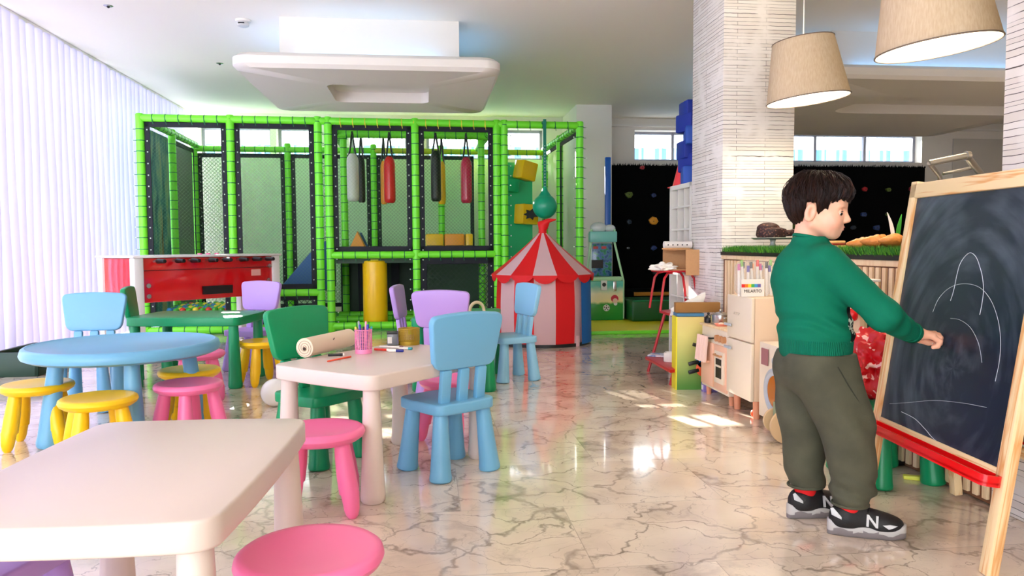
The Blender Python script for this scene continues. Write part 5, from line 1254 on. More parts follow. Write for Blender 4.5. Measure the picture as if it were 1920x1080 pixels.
marker('red marker with white cap lying right of the pink cup', (702, 657), (742, 659), mk('red', (232, 60, 44)), m_white, cap=0.4)
marker('white marker with blue cap lying right of the red marker', (728, 660), (757, 660), m_white, mk('blue', (26, 34, 130)), cap=0.5)
marker('white marker with teal cap lying beside the gold cup', (748, 655), (773, 656), m_white, mk('teal', (40, 150, 160)), cap=0.28)
marker('white marker with dark tip lying behind the red marker', (712, 652), (756, 654), m_white, mk('maroon', (110, 40, 60)), cap=0.15)
# ring toy on the hidden green table
t = thing('wooden_ring_toy', 'pale wooden curved toy on the hidden green table', 'toy', (-0.24, 5.02, 0.482), 0.3)
MB().tube([(0.05*math.cos(a), 0, 0.02+0.06*math.sin(a)) for a in [PI*i/14 for i in range(15)]], 0.011, 10).build('arch', mat('pale_wood', (226, 206, 170), 0.5), t)
MB().box((0, 0, 0.008), (0.14, 0.05, 0.014), bev=0.003).build('base', mat('pale_wood', (226, 206, 170)), t)
# ================================================================ EASEL
def PLX(px, py, o, n):                     # point on a plane seen at a pixel
    d = ray(px, py); o = Vector(o); n = Vector(n); s_ = (o-Vector((0, 0, CH))).dot(n)/d.dot(n); return Vector((0, 0, CH))+d*s_
f0 = Vector((*P(1853, 1078), 0)); f1 = Vector((*P(1625, 927), 0))          # near and far front feet (outer edges)
ed = (f1-f0); ed.z = 0; EL = ed.length; ed.normalize()
lean = 0.145; back = Vector((ed.y, -ed.x, 0))                                # away from the child
up_ = (Vector((0, 0, 1))+back*lean).normalized(); fn = ed.cross(up_)
if fn.dot(back) > 0: fn = -fn
t = thing('easel', 'pine children\'s easel with a chalkboard and red tray on the right', 'easel', (f0.x, f0.y, 0), 0)
O = Vector((0, 0, 0)); EH = 1.185
def ep(u, v, w=0.0): return ed*u+up_*v+fn*w      # u along the easel from near to far, v up the frame, w out towards the child
def plank(a, b, wd, th, name, m=None, par=None, bev=0.003):
    a, b = Vector(a), Vector(b); x = (b-a); Lq = x.length
    y = ed if abs(x.normalized().dot(ed)) < 0.5 else up_
    Mx = quat_frame((a+b)/2, x, y)
    return MB().box((0, 0, 0), (Lq, wd, th), bev=bev, M=Mx).build(name, m or m_pine2, par or t)
def wood_local(name, c1, c2):
    k = N(name); tc = k.n('TexCoord').outputs['Object']
    # grain runs along the leg direction
    dt = k.n('VectorMath', operation='DOT_PRODUCT', i_0=tc, i_1=tuple(up_)); de = k.n('VectorMath', operation='DOT_PRODUCT', i_0=tc, i_1=tuple(ed)); df = k.n('VectorMath', operation='DOT_PRODUCT', i_0=tc, i_1=tuple(fn))
    def grain(a, b):
        v = k.n('CombineXYZ', i_0=k.math('MULTIPLY', a, 46.0), i_1=k.math('MULTIPLY', b, 2.2), i_2=k.math('MULTIPLY', df.outputs['Value'], 40.0))
        n_ = k.n('TexNoise', i_Vector=v.outputs[0], i_Scale=1.0, i_Detail=3.0, i_Distortion=0.4); return k.ramp(n_.outputs[0], [(0.35, c1), (0.5, c1), (0.58, c2), (0.66, c1)])
    return k, de, dt, grain
k, de, dt, grain = wood_local('pine_upright', (240, 212, 164), (222, 160, 96)); k.link(grain(de.outputs['Value'], dt.outputs['Value']), k.b.inputs['Base Color']); k.b.inputs['Roughness'].default_value = 0.35; m_pine2 = k.m
k, de, dt, grain = wood_local('pine_rail', (240, 212, 164), (222, 160, 96)); k.link(grain(dt.outputs['Value'], de.outputs['Value']), k.b.inputs['Base Color']); k.b.inputs['Roughness'].default_value = 0.35; m_pine3 = k.m
plank(ep(0.0, 0.0), ep(0.0, EH), 0.04, 0.034, 'leg'); plank(ep(EL, 0.0), ep(EL, EH), 0.04, 0.034, 'leg')
plank(ep(-0.02, EH-0.035, 0.002), ep(EL+0.02, EH-0.035, 0.002), 0.055, 0.03, 'top_rail', m_pine3)
plank(ep(0.02, 0.285, 0.0), ep(EL-0.02, 0.285, 0.0), 0.04, 0.026, 'lower_rail', m_pine3)
sp_ = 0.19
for u in (0.05, EL-0.04):
    a = ep(u, EH-0.05, -0.04); b_ = ed*u+back*(sp_+0.13)
    Mx = quat_frame((a+b_)/2, (b_-a), ed); MB().box((0, 0, 0), ((b_-a).length-0.02, 0.036, 0.03), bev=0.003, M=Mx).build('rear_leg', m_pine2, t)
a = ed*0.05+back*(sp_+0.03)+Vector((0, 0, 0.30)); b_ = ed*(EL-0.04)+back*(sp_+0.03)+Vector((0, 0, 0.30))
MB().box((0, 0, 0), ((b_-a).length, 0.034, 0.02), bev=0.003, M=quat_frame((a+b_)/2, (b_-a), (0, 0, 1))).build('rear_rail', m_pine3, t)
A2 = ep(0.05, EH-0.12, -0.06); B2 = ed*0.05+back*(sp_+0.13)*0.985+Vector((0, 0, 0.27)); Wd = EL-0.09
q1 = A2.lerp(B2, 0.06); q2 = A2.lerp(B2, 0.97)
MB().box((0, 0, 0), ((q2-q1).length, Wd, 0.006), M=quat_frame((q1+q2)/2+ed*Wd/2+back*0.024, q2-q1, ed)).build('rear_panel', mat('hardboard', (150, 96, 58), 0.6), t)
MB().box((0, 0, 0), (Wd+0.08, 0.07, 0.03), bev=0.01, M=quat_frame(q2+ed*Wd/2+back*0.06, ed, back)).build('rear_tray', mat('red_tray', (232, 16, 22), 0.22), t)
# chalkboard
k = N('chalkboard'); tc = k.n('TexCoord').outputs['Object']
u_ = k.n('VectorMath', operation='DOT_PRODUCT', i_0=tc, i_1=tuple(ed)).outputs['Value']; v_ = k.n('VectorMath', operation='DOT_PRODUCT', i_0=tc, i_1=tuple(up_)).outputs['Value']
du = k.math('DIVIDE', k.math('SUBTRACT', u_, 0.30), 0.75); dv_ = k.math('SUBTRACT', v_, 0.55)
rad = k.math('SQRT', k.math('ADD', k.math('MULTIPLY', du, du), k.math('MULTIPLY', dv_, dv_))); ang_ = k.math('ARCTAN2', dv_, du)
v1 = k.n('CombineXYZ', i_0=k.math('MULTIPLY', rad, 20.0), i_1=k.math('MULTIPLY', ang_, 1.6)); n1 = k.n('TexNoise', i_Vector=v1.outputs[0], i_Scale=1.0, i_Detail=5.0)
n2 = k.n('TexNoise', i_Vector=tc, i_Scale=3.4, i_Detail=3.0)
dust = k.n('MapRange', i_Value=k.math('MULTIPLY', n1.outputs[0], n2.outputs[0]), i_1=0.2, i_2=0.46)
k.link(k.mix(k.math('MULTIPLY', dust.outputs[0], 0.7), lin((20, 30, 50)), lin((96, 108, 126))), k.b.inputs['Base Color']); k.b.inputs['Roughness'].default_value = 0.32
bd = MB().box((0, 0, 0), (EL-0.04, EH-0.06-0.295, 0.006), M=quat_frame(ep(EL/2, (0.295+EH-0.06)/2, 0.004), ed, up_)).build('chalkboard', k.m, t)
bo = f0+ep(0, 0, 0.008)
def bp(px, py): q = PLX(px, py, bo, fn); return q-f0
m_chalk = mat('chalk_white', (216, 222, 232), 0.9)
def smooth_line(pts, n=6):
    out = []; P_ = [Vector(p) for p in pts]
    for i in range(len(P_)-1):
        a, b, c, d = P_[max(0, i-1)], P_[i], P_[i+1], P_[min(len(P_)-1, i+2)]
        for s_ in range(n):
            f = s_/n; out.append(0.5*((2*b)+(c-a)*f+(2*a-5*b+4*c-d)*f*f+(3*b-a-3*c+d)*f**3))
    out.append(P_[-1]); return out
for nm, pts, r in (('chalk_line', [(1782, 564), (1788, 545), (1794, 516), (1800, 495), (1810, 480), (1820, 474), (1830, 482), (1837, 500), (1842, 520), (1844, 545), (1841, 570), (1837, 590)], 0.0009),
                   ('chalk_line', [(1749, 585), (1760, 560), (1780, 540), (1806, 532), (1835, 538), (1856, 560), (1870, 595), (1876, 635), (1874, 675), (1866, 715)], 0.0006),
                   ('chalk_line', [(1782, 597), (1800, 600), (1820, 615), (1835, 645), (1841, 680)], 0.0005),
                   ('chalk_line', [(1668, 757), (1700, 755), (1750, 751), (1800, 755), (1850, 764)], 0.0005),
                   ('chalk_line', [(1690, 772), (1715, 785), (1735, 805), (1752, 824), (1790, 850), (1850, 868)], 0.0009)):
    L_ = smooth_line([bp(*p) for p in pts]); MB().tube(L_, r, 5).build(nm, m_chalk, bd)
# red tray
m_tray = mat('red_tray', (232, 16, 22), 0.22)
tr = MB(); u0, u1 = -0.015, EL+0.01; w0, w1 = 0.012, 0.075
def tb(u, v, w): return ep(u, v, w)
vz = 0.262
Mx = quat_frame(ep((u0+u1)/2, vz, (w0+w1)/2), ed, fn)
tr.prism(rrect(u1-u0, w1-w0, 0.02, 5), 0.007, Mx)
rim = [(x*0.5*(u1-u0), y*0.5*(w1-w0)) for x, y in ()]
pts = [Mx @ Vector((x, y, 0.004 if Mx.to_3x3()[2][2] > 0 else 0.004)) for x, y in rrect(u1-u0, w1-w0, 0.02, 5)]
tr.build('tray_base', m_tray, t)
rl = MB(); out = rrect(u1-u0, w1-w0, 0.02, 5); inn = rrect(u1-u0-0.01, w1-w0-0.01, 0.016, 5)
sg = 1 if (Mx.to_3x3() @ Vector((0, 0, 1))).z > 0 else -1
b = bmesh.new(); rings = [[b.verts.new(Mx @ Vector((x, y, sg*z))) for x, y in o_] for o_, z in ((out, -0.006), (out, 0.026), (inn, 0.026), (inn, 0.0))]
for A_, B_ in zip(rings, rings[1:]):
    for i in range(len(A_)): b.faces.new((A_[i], A_[(i+1) % len(A_)], B_[(i+1) % len(B_)], B_[i]))
bmesh.ops.recalc_face_normals(b, faces=b.faces); rl.add(b); rl.build('tray_wall', m_tray, t)
for u in (0.01, EL-0.01): MB().cyl(ep(u, 0.275, 0.016), ep(u, 0.275, 0.03), 0.008, n=14).build('screw', m_tray, t)

# ================================================================ THE CHILD
BX, BY = 1.05, 2.45
t = thing('person', 'young child in green sweater and olive trousers drawing on the chalkboard', 'person', (BX, BY, 0), 0)
m_skin = mat('skin', (238, 178, 148), 0.45, sss=0.15, spec=0.35)
k = N('skin_face'); tc = k.n('TexCoord').outputs['Object']; nz = k.n('TexNoise', i_Vector=tc, i_Scale=18.0)
def near(c, r0, r1):
    d_ = k.n('VectorMath', operation='DISTANCE', i_0=tc, i_1=c); return k.n('MapRange', i_Value=d_.outputs['Value'], i_1=r0, i_2=r1, i_3=1.0, i_4=0.0, interpolation_type='SMOOTHSTEP').outputs[0]
col = k.mix(0.3, lin((240, 184, 154)), k.ramp(nz.outputs[0], [(0.3, (236, 174, 146)), (0.7, (244, 194, 164))]))
col = k.mix(k.math('MULTIPLY', near((0.03, -0.05, 1.015), 0.005, 0.035), 0.4), col, lin((236, 150, 128)))
col = k.mix(k.math('MULTIPLY', near((-0.043, -0.08, 1.05), 0.005, 0.03), 0.3), col, lin((224, 130, 112)))
k.link(col, k.b.inputs['Base Color']); k.b.inputs['Roughness'].default_value = 0.45; k.b.inputs['Subsurface Weight'].default_value = 0.12; k.b.inputs['Subsurface Radius'].default_value = (0.02, 0.008, 0.005)
# head + neck + both hands belong to one body surface: head here, hands rooted under the cuffs
def head(p):
    q = p.copy(); q[..., 1] = np.abs(q[..., 1])
    d = sd_ell(p, (-0.038, 0, 1.098), (0.098, 0.072, 0.086))
    d = smin(d, sd_ell(p, (0.008, 0, 1.035), (0.050, 0.056, 0.062), ry=-0.15), 0.03)
    d = smin(d, sd_ell(p, (0.038, 0, 1.078), (0.028, 0.048, 0.03)), 0.02)
    d = smin(d, sd_cap(p, (0.026, 0, 0.982), (0.020, 0, 0.990), 0.018, 0.02), 0.025)
    d = smin(d, sd_cap(q, (-0.035, 0.046, 1.015), (0.012, 0.02, 0.988), 0.02, 0.018), 0.025)
    d = smin(d, sd_ell(q, (0.026, 0.034, 1.018), (0.022, 0.022, 0.024)), 0.02)      # cheeks
    d = smin(d, sd_cap(p, (0.053, 0, 1.058), (0.070, 0, 1.024), 0.007, 0.0088), 0.012)   # nose
    d = smin(d, sd_ell(q, (0.062, 0.009, 1.02), (0.009, 0.007, 0.0065)), 0.006)
    d = smin(d, sd_ell(p, (0.048, 0, 1.002), (0.011, 0.018, 0.0050)), 0.005)        # lips
    d = smin(d, sd_ell(p, (0.045, 0, 0.9935), (0.0105, 0.016, 0.0052)), 0.004)
    d = smin(d, sd_ell(q, (0.046, 0.028, 1.067), (0.012, 0.02, 0.005)), 0.008)      # brow ridge
    d = smax(d, -sd_ell(q, (0.062, 0.033, 1.049), (0.016, 0.015, 0.010)), 0.010)    # eye sockets
    # ears
    e = sd_ell(q, (-0.043, 0.074, 1.048), (0.019, 0.0075, 0.031), ry=0.25, rz=-0.28)
    e = smax(e, -sd_ell(q, (-0.036, 0.0835, 1.050), (0.011, 0.0095, 0.021), ry=0.25), 0.004)
    d = smin(d, e, 0.006)
    d = smin(d, sd_cap(p, (-0.055, 0, 1.03), (-0.068, 0, 0.93), 0.042, 0.046), 0.022)
    return d
hd = sdf_obj('head', head, (-0.16, -0.11, 0.92), (0.10, 0.11, 1.20), 0.0026, k.m, t, smooth=2)
HY = -0.5; _pv = Vector((-0.045, 0, 0)); _sc = Vector((0.94, 1, 1)); _off = _pv-Matrix.Rotation(HY, 3, 'Z') @ Vector((_pv.x*0.94, 0, 0))+Vector((-0.012, 0, 0))
hd.location = _off; hd.rotation_euler.z = HY; hd.scale = _sc
# eyes, brows, lips
m_eye = mat('eye_white', (226, 222, 218), 0.15); m_iris = mat('iris', (46, 26, 16), 0.1); m_lash = mat('lash', (26, 14, 12), 0.6); m_lip = mat('lips', (214, 112, 104), 0.4)
for s_ in (-1, 1):
    e = MB().sph((0.0425, s_*0.031, 1.0475), 0.0118, 20).build('eye', m_eye, hd)
    MB().sph((0.0487, s_*0.0335, 1.0435), 0.0066, 16).build('iris', m_iris, e)
    lid = MB(); pts = []
    for i in range(9): a = -0.95+1.9*i/8; pts.append((0.0425+0.0130*math.cos(a)*1.0, s_*(0.031+0.0126*math.sin(a+0.25)), 1.0475+0.0028*math.cos(a)))
    lid.tube(pts, [0.0006, 0.0011, 0.0014, 0.0016, 0.0016, 0.0016, 0.0016, 0.0013, 0.0007], 6); lid.build('lash', m_lash, e)
    def lidf(p, s_=s_):
        d_ = sd_ell(p, (0.0425, s_*0.031, 1.0475), (0.0136, 0.0136, 0.0134)); return np.maximum(d_, (1.0475-0.0012+0.25*(p[..., 0]-0.05))-p[..., 2])
    sdf_obj('eyelid', lidf, (0.026, s_*0.031-0.017, 1.03), (0.06, s_*0.031+0.017, 1.064), 0.0011, k.m, e, smooth=1)
    br = MB(); pts = [(0.0555, s_*0.016, 1.069), (0.0545, s_*0.027, 1.0725), (0.047, s_*0.040, 1.071), (0.034, s_*0.049, 1.066)]
    br.tube(smooth_line(pts, 4), [0.0016]+[0.0024]*11+[0.001], 8); br.build('eyebrow', m_lash, hd)
lp = MB(); lp.tube(smooth_line([(0.043, -0.016, 0.9985), (0.0535, -0.008, 1.001), (0.0575, 0, 1.0005), (0.0535, 0.008, 1.001), (0.043, 0.016, 0.9985)], 5), [0.0008]+[0.0022]*19+[0.0008], 8)
lp.tube(smooth_line([(0.041, -0.013, 0.9955), (0.0505, -0.006, 0.9935), (0.054, 0, 0.9930), (0.0505, 0.006, 0.9935), (0.041, 0.013, 0.9955)], 5), [0.0008]+[0.0028]*19+[0.0008], 8)
lp.build('lips', m_lip, hd)
# hair
k = N('hair_brown'); tc = k.n('TexCoord').outputs['Object']; s1 = k.n('SeparateXYZ', i_0=k.n('VectorMath', operation='SUBTRACT', i_0=tc, i_1=(-0.05, 0.0, 1.17)).outputs[0])
az = k.math('ARCTAN2', s1.outputs[1], s1.outputs[0]); hv = k.n('CombineXYZ', i_0=k.math('MULTIPLY', az, 34.0), i_1=k.math('MULTIPLY', s1.outputs[2], 9.0), i_2=k.math('MULTIPLY', s1.outputs[0], 9.0))
hn = k.n('TexNoise', i_Vector=hv.outputs[0], i_Scale=1.0, i_Detail=5.0, i_Distortion=0.5)
k.link(k.ramp(hn.outputs[0], [(0.35, (18, 8, 6)), (0.6, (38, 18, 12)), (0.75, (74, 40, 26))]), k.b.inputs['Base Color']); k.b.inputs['Roughness'].default_value = 0.45; k.b.inputs['Specular IOR Level'].default_value = 0.22
k.b.inputs['Anisotropic'].default_value = 0.5; k.bump(hn.outputs[0], 0.9, 0.006)
def hair(p):
    x, y, z = p[..., 0], p[..., 1], p[..., 2]
    d = sd_ell(p, (-0.032, 0, 1.103), (0.108, 0.084, 0.083), ry=0.10)
    d = smin(d, sd_ell(p, (-0.080, 0, 1.070), (0.052, 0.068, 0.062)), 0.03)
    d = smin(d, sd_ell(p, (0.030, 0, 1.120), (0.052, 0.068, 0.040), ry=0.35), 0.03)
    low = np.interp(x, [-0.16, -0.13, -0.075, -0.068, -0.052, -0.028, -0.024, -0.004, 0.006, 0.02, 0.05, 0.075, 0.095], [1.03, 1.005, 1.005, 1.03, 1.083, 1.080, 1.038, 1.040, 1.055, 1.078, 1.088, 1.082, 1.10])
    cut = low+0.004*np.sin(x*420)+0.003*np.sin(x*900+1)-z
    d = smax(d, cut, 0.006)
    d = smax(d, -(sd_ell(p, (0.012, 0, 1.040), (0.056, 0.0645, 0.046))), 0.006)
    d = smax(d, -sd_ell(np.stack([x, np.abs(y), z], -1), (-0.043, 0.082, 1.046), (0.021, 0.02, 0.033), ry=0.25), 0.004)
    az_ = np.arctan2(y, x+0.05); el = np.arctan2(z-1.1, np.sqrt((x+0.05)**2+y**2))
    d = d+0.0024*np.sin(az_*21+el*5+2*np.sin(el*4))+0.0014*np.sin(az_*47-el*7+1.3)
    return d
hr = sdf_obj('hair', hair, (-0.175, -0.11, 0.985), (0.11, 0.11, 1.215), 0.0026, k.m, t, smooth=1)
hr.location = _off; hr.rotation_euler.z = HY; hr.scale = _sc
# loose strands follow the hair surface from the crown
sg = MB(); r3 = random.Random(5)
def surf(dirv):                            # march outwards until outside the hair
    o = np.array((-0.03, 0, 1.10)); lo_, hi_ = 0.03, 0.2
    for _ in range(24):
        m = (lo_+hi_)/2; v = float(hair((o+np.array(dirv)*m).reshape(1, 3))[0])
        if v < 0: lo_ = m
        else: hi_ = m
    return o+np.array(dirv)*lo_
for i in range(620):
    a0 = r3.uniform(-PI, PI); e0 = r3.uniform(0.35, 1.45); pts = []; twist = r3.uniform(-0.25, 0.25); Ln = r3.uniform(0.5, 1.1); lift = r3.uniform(0.0, 0.0035) if i % 5 else r3.uniform(0.004, 0.009)
    for s_ in range(7):
        f = s_/6; el = e0-Ln*f; aa = a0+twist*f+(-0.5 if abs(a0) < 1.8 else 0.3)*0.35*f*(1 if a0 > 0 else -1)*-1
        dv_ = (math.cos(el)*math.cos(aa), math.cos(el)*math.sin(aa), math.sin(el)); q = surf(dv_)
        pts.append(Vector(q)+Vector(dv_)*(0.0004+lift*math.sin(PI*min(1, f*1.2))))
    if pts[-1].x > 0.02 and pts[-1].z < 1.088: continue
    if pts[-1].z < 1.01: continue
    sg.tube(pts, [0.0009, 0.0013, 0.0014, 0.0014, 0.0012, 0.0009, 0.0003], 4)
so = sg.build('hair_strands', [hr.data.materials[0]], hr); so['kind'] = 'stuff'
# sweater
k = N('green_knit'); tc = k.n('TexCoord').outputs['Object']; sx = k.n('SeparateXYZ', i_0=tc)
X, Y_, Z_ = sx.outputs
front = k.n('MapRange', i_Value=k.math('ADD', X, k.math('MULTIPLY', k.math('SUBTRACT', Z_, 0.65), 0.12)), i_1=0.030, i_2=0.032).outputs[0]
front = k.math('MULTIPLY', front, k.math('LESS_THAN', k.math('ABSOLUTE', Y_), k.math('SUBTRACT', 0.12, k.math('MULTIPLY', k.math('SUBTRACT', Z_, 0.7), 0.1)))); front = k.math('MULTIPLY', front, k.math('LESS_THAN', X, 0.105)); front = k.math('MULTIPLY', front, k.math('GREATER_THAN', Z_, 0.632))
# knitted pattern on the chest: zigzag rows and snowflake rows in pale wool on black
zz = k.math('FRACT', k.math('DIVIDE', Z_, 0.075)); tri = k.math('PINGPONG', k.math('MULTIPLY', Y_, 1.0), 0.0105)
zig = k.math('LESS_THAN', k.math('ABSOLUTE', k.math('SUBTRACT', k.math('SUBTRACT', zz, 0.25), k.math('MULTIPLY', tri, 14.0))), 0.07)
fy2 = k.math('SUBTRACT', k.math('FRACT', k.math('DIVIDE', Y_, 0.055)), 0.5); fz2 = k.math('SUBTRACT', k.math('FRACT', k.math('DIVIDE', Z_, 0.15)), 0.5)
ra_ = k.math('SQRT', k.math('ADD', k.math('MULTIPLY', fy2, fy2), k.math('MULTIPLY', k.math('MULTIPLY', fz2, fz2), 7.4))); an = k.math('ARCTAN2', k.math('MULTIPLY', fz2, 2.7), fy2)
fl_ = k.math('LESS_THAN', ra_, k.math('ADD', 0.18, k.math('MULTIPLY', k.math('COSINE', k.math('MULTIPLY', an, 8.0)), 0.2)))
patt = k.math('MAXIMUM', zig, fl_)
wv_ = k.math('SINE', k.math('MULTIPLY', k.math('ADD', k.math('MULTIPLY', X, 0.6), Y_), 900.0))
rib_ = k.math('MULTIPLY', k.math('LESS_THAN', Z_, 0.636), k.math('SINE', k.math('MULTIPLY', k.math('ARCTAN2', Y_, k.math('ADD', X, 0.04)), 120.0)))
fine = k.n('TexNoise', i_Vector=tc, i_Scale=260.0)
gcol = k.mix(0.15, lin((0, 112, 84)), fine.outputs['Color'], 'MULTIPLY')
chest = k.mix(patt, lin((14, 16, 20)), lin((212, 222, 206)))
k.link(k.mix(front, gcol, chest), k.b.inputs['Base Color']); k.b.inputs['Roughness'].default_value = 0.8; k.b.inputs['Specular IOR Level'].default_value = 0.2
k.bump(k.math('ADD', k.math('MULTIPLY', rib_, 1.2), k.math('MULTIPLY', fine.outputs[0], 0.25)), 0.5, 0.004)
SH_, EB_, WR_ = (-0.055, -0.105, 0.888), (0.110, -0.150, 0.725), (0.262, -0.035, 0.655)
SH2, EB2, WR2 = (-0.055, 0.105, 0.885), (-0.03, 0.165, 0.725), (0.055, 0.14, 0.63)
def sweater(p):
    x, y, z = p[..., 0], p[..., 1], p[..., 2]
    tr_ = sd_loft(p, [(0.572, -0.040, 0, 0.108, 0.112), (0.585, -0.04, 0, 0.113, 0.118), (0.63, -0.040, 0, 0.116, 0.122), (0.65, -0.040, 0, 0.120, 0.128), (0.70, -0.046, 0, 0.113, 0.122), (0.76, -0.060, 0, 0.116, 0.120), (0.82, -0.068, 0, 0.116, 0.124), (0.87, -0.068, 0, 0.110, 0.126), (0.905, -0.066, 0, 0.098, 0.116), (0.935, -0.064, 0, 0.076, 0.088), (0.952, -0.064, 0, 0.060, 0.066), (0.962, -0.064, 0, 0.057, 0.060), (0.972, -0.063, 0, 0.054, 0.057)])
    wr_ = 0.0055*np.sin(z*120+x*35+y*18+2*np.sin(x*22+1))*np.clip(1-np.abs(z-0.69)/0.055, 0, 1)+0.004*np.sin(z*55+x*60+y*20)*np.clip(1-np.abs(z-0.80)/0.1, 0, 1)
    tr_ = tr_+wr_
    arm = np.minimum(sd_cap(p, SH_, EB_, 0.060, 0.047), 9); fo = sd_cap(p, EB_, WR_, 0.047, 0.034)
    ax = (p-np.array(SH_))@(np.array(WR_)-np.array(SH_))/0.15
    arm = smin(arm, fo, 0.025)+0.0028*np.sin(ax*17+z*60+2*np.sin(y*50))*np.clip(1.2-1.6*np.abs(ax-0.9), 0.0, 1)
    arm2 = smin(sd_cap(p, SH2, EB2, 0.058, 0.046), sd_cap(p, EB2, WR2, 0.046, 0.034), 0.025)
    d = smin(smin(tr_, arm, 0.03), arm2, 0.03)
    d = np.maximum(d, 0.572-z)
    # open neck and cuffs
    w_ = np.array(WR_)-np.array(EB_); w_ = w_/np.linalg.norm(w_); cut = (p-(np.array(WR_)+w_*0.008))@w_
    region = sd_cap(p, np.array(WR_), np.array(WR_)+w_*0.05, 0.05, 0.05); d = np.where(region < 0, np.maximum(d, cut), d)
    return np.maximum(d, -sd_cap(p, (-0.06, 0, 0.965), (-0.057, 0, 1.02), 0.045, 0.047))
sdf_obj('sweater', sweater, (-0.22, -0.23, 0.56), (0.33, 0.235, 1.0), 0.0042, k.m, t, smooth=2)
w_ = (Vector(WR_)-Vector(EB_)).normalized()
MB().tube([Vector(WR_)-w_*0.012, Vector(WR_)+w_*0.002, Vector(WR_)+w_*0.010], [0.0345, 0.0350, 0.0335], 28).build('cuff', k.m, t)
cl_ = MB(); cl_.tube([(-0.063+0.050*math.cos(a), 0.052*math.sin(a), 0.966-0.012*math.cos(a)) for a in [2*PI*i/40 for i in range(40)]], 0.0062, 10, closed=True); cl_.build('neckband', k.m, t)
# trousers
k = N('olive_cotton'); tc = k.n('TexCoord').outputs['Object']; nz = k.n('TexNoise', i_Vector=tc, i_Scale=9.0, i_Detail=6.0); sx = k.n('SeparateXYZ', i_0=tc)
k.link(k.ramp(nz.outputs[0], [(0.3, (62, 63, 48)), (0.7, (82, 82, 64))]), k.b.inputs['Base Color']); k.b.inputs['Roughness'].default_value = 0.85; fine = k.n('TexNoise', i_Vector=tc, i_Scale=300.0); k.bump(fine.outputs[0], 0.25, 0.003)
m_olive = k.m
NL = [(0.095, 0.054, -0.070, 0.052, 0.048), (0.112, 0.056, -0.07, 0.062, 0.058), (0.14, 0.062, -0.07, 0.068, 0.062), (0.20, 0.062, -0.07, 0.074, 0.066), (0.27, 0.050, -0.070, 0.082, 0.071), (0.35, 0.034, -0.068, 0.092, 0.076), (0.43, 0.006, -0.064, 0.103, 0.080), (0.52, -0.028, -0.058, 0.112, 0.080), (0.60, -0.038, -0.05, 0.106, 0.07)]
FLg = [(0.111, -0.034, 0.072, 0.060, 0.050), (0.14, -0.036, 0.072, 0.064, 0.056), (0.25, -0.044, 0.072, 0.072, 0.064), (0.35, -0.052, 0.070, 0.082, 0.072), (0.43, -0.054, 0.066, 0.092, 0.078), (0.52, -0.050, 0.060, 0.104, 0.080), (0.60, -0.044, 0.05, 0.104, 0.07)]
def trousers(p):
    x, y, z = p[..., 0], p[..., 1], p[..., 2]
    n_ = sd_loft(p, NL); f_ = sd_loft(p, FLg)
    n_ = n_+0.0075*np.sin(z*95+x*42+y*25+1.5*np.sin(y*40))*np.clip(1-np.abs(z-0.135)/0.07, 0, 1)+0.006*np.sin(z*36+x*45+y*20)*np.clip(1-np.abs(z-0.36)/0.16, 0, 1)
    f_ = f_+0.004*np.sin(z*70+x*30+y*25)*np.clip(1-np.abs(z-0.15)/0.08, 0, 1)+0.003*np.sin(z*40+x*30)
    pv = sd_ell(p, (-0.042, 0, 0.53), (0.118, 0.128, 0.09))
    d = smin(smin(n_, f_, 0.012), pv, 0.03)
    pk = np.abs((x-0.045)+0.25*(z-0.5))-0.0016; seam = np.where((y < -0.05) & (z > 0.2), np.clip(0.0016-np.abs(x-(0.018+(0.30-z)*0.05)), 0, 1)*1.2, 0)
    return np.maximum(d+seam, np.maximum(z-0.592, 0.095-z))
tro = sdf_obj('trousers', trousers, (-0.19, -0.17, 0.065), (0.17, 0.165, 0.60), 0.0042, m_olive, t, smooth=2)
for (tab, z) in ((NL, 0.103), (FLg, 0.119)):
    cx, cy, rx_, ry_ = [np.interp(z, [r[0] for r in tab], [r[i] for r in tab]) for i in (1, 2, 3, 4)]
    MB().tube([(cx+(rx_-0.002)*math.cos(a), cy+(ry_-0.002)*math.sin(a), z-0.005) for a in [2*PI*i/36 for i in range(36)]], 0.0052, 8, closed=True).build('trouser_hem', m_olive, tro)
MB().tube([(-0.025+0.0, -0.139, 0.56), (0.010, -0.140, 0.50), (0.052, -0.131, 0.44), (0.085, -0.105, 0.41)], 0.0018, 6).build('pocket_seam', mat('dark_olive', (50, 52, 40), 0.9), tro)
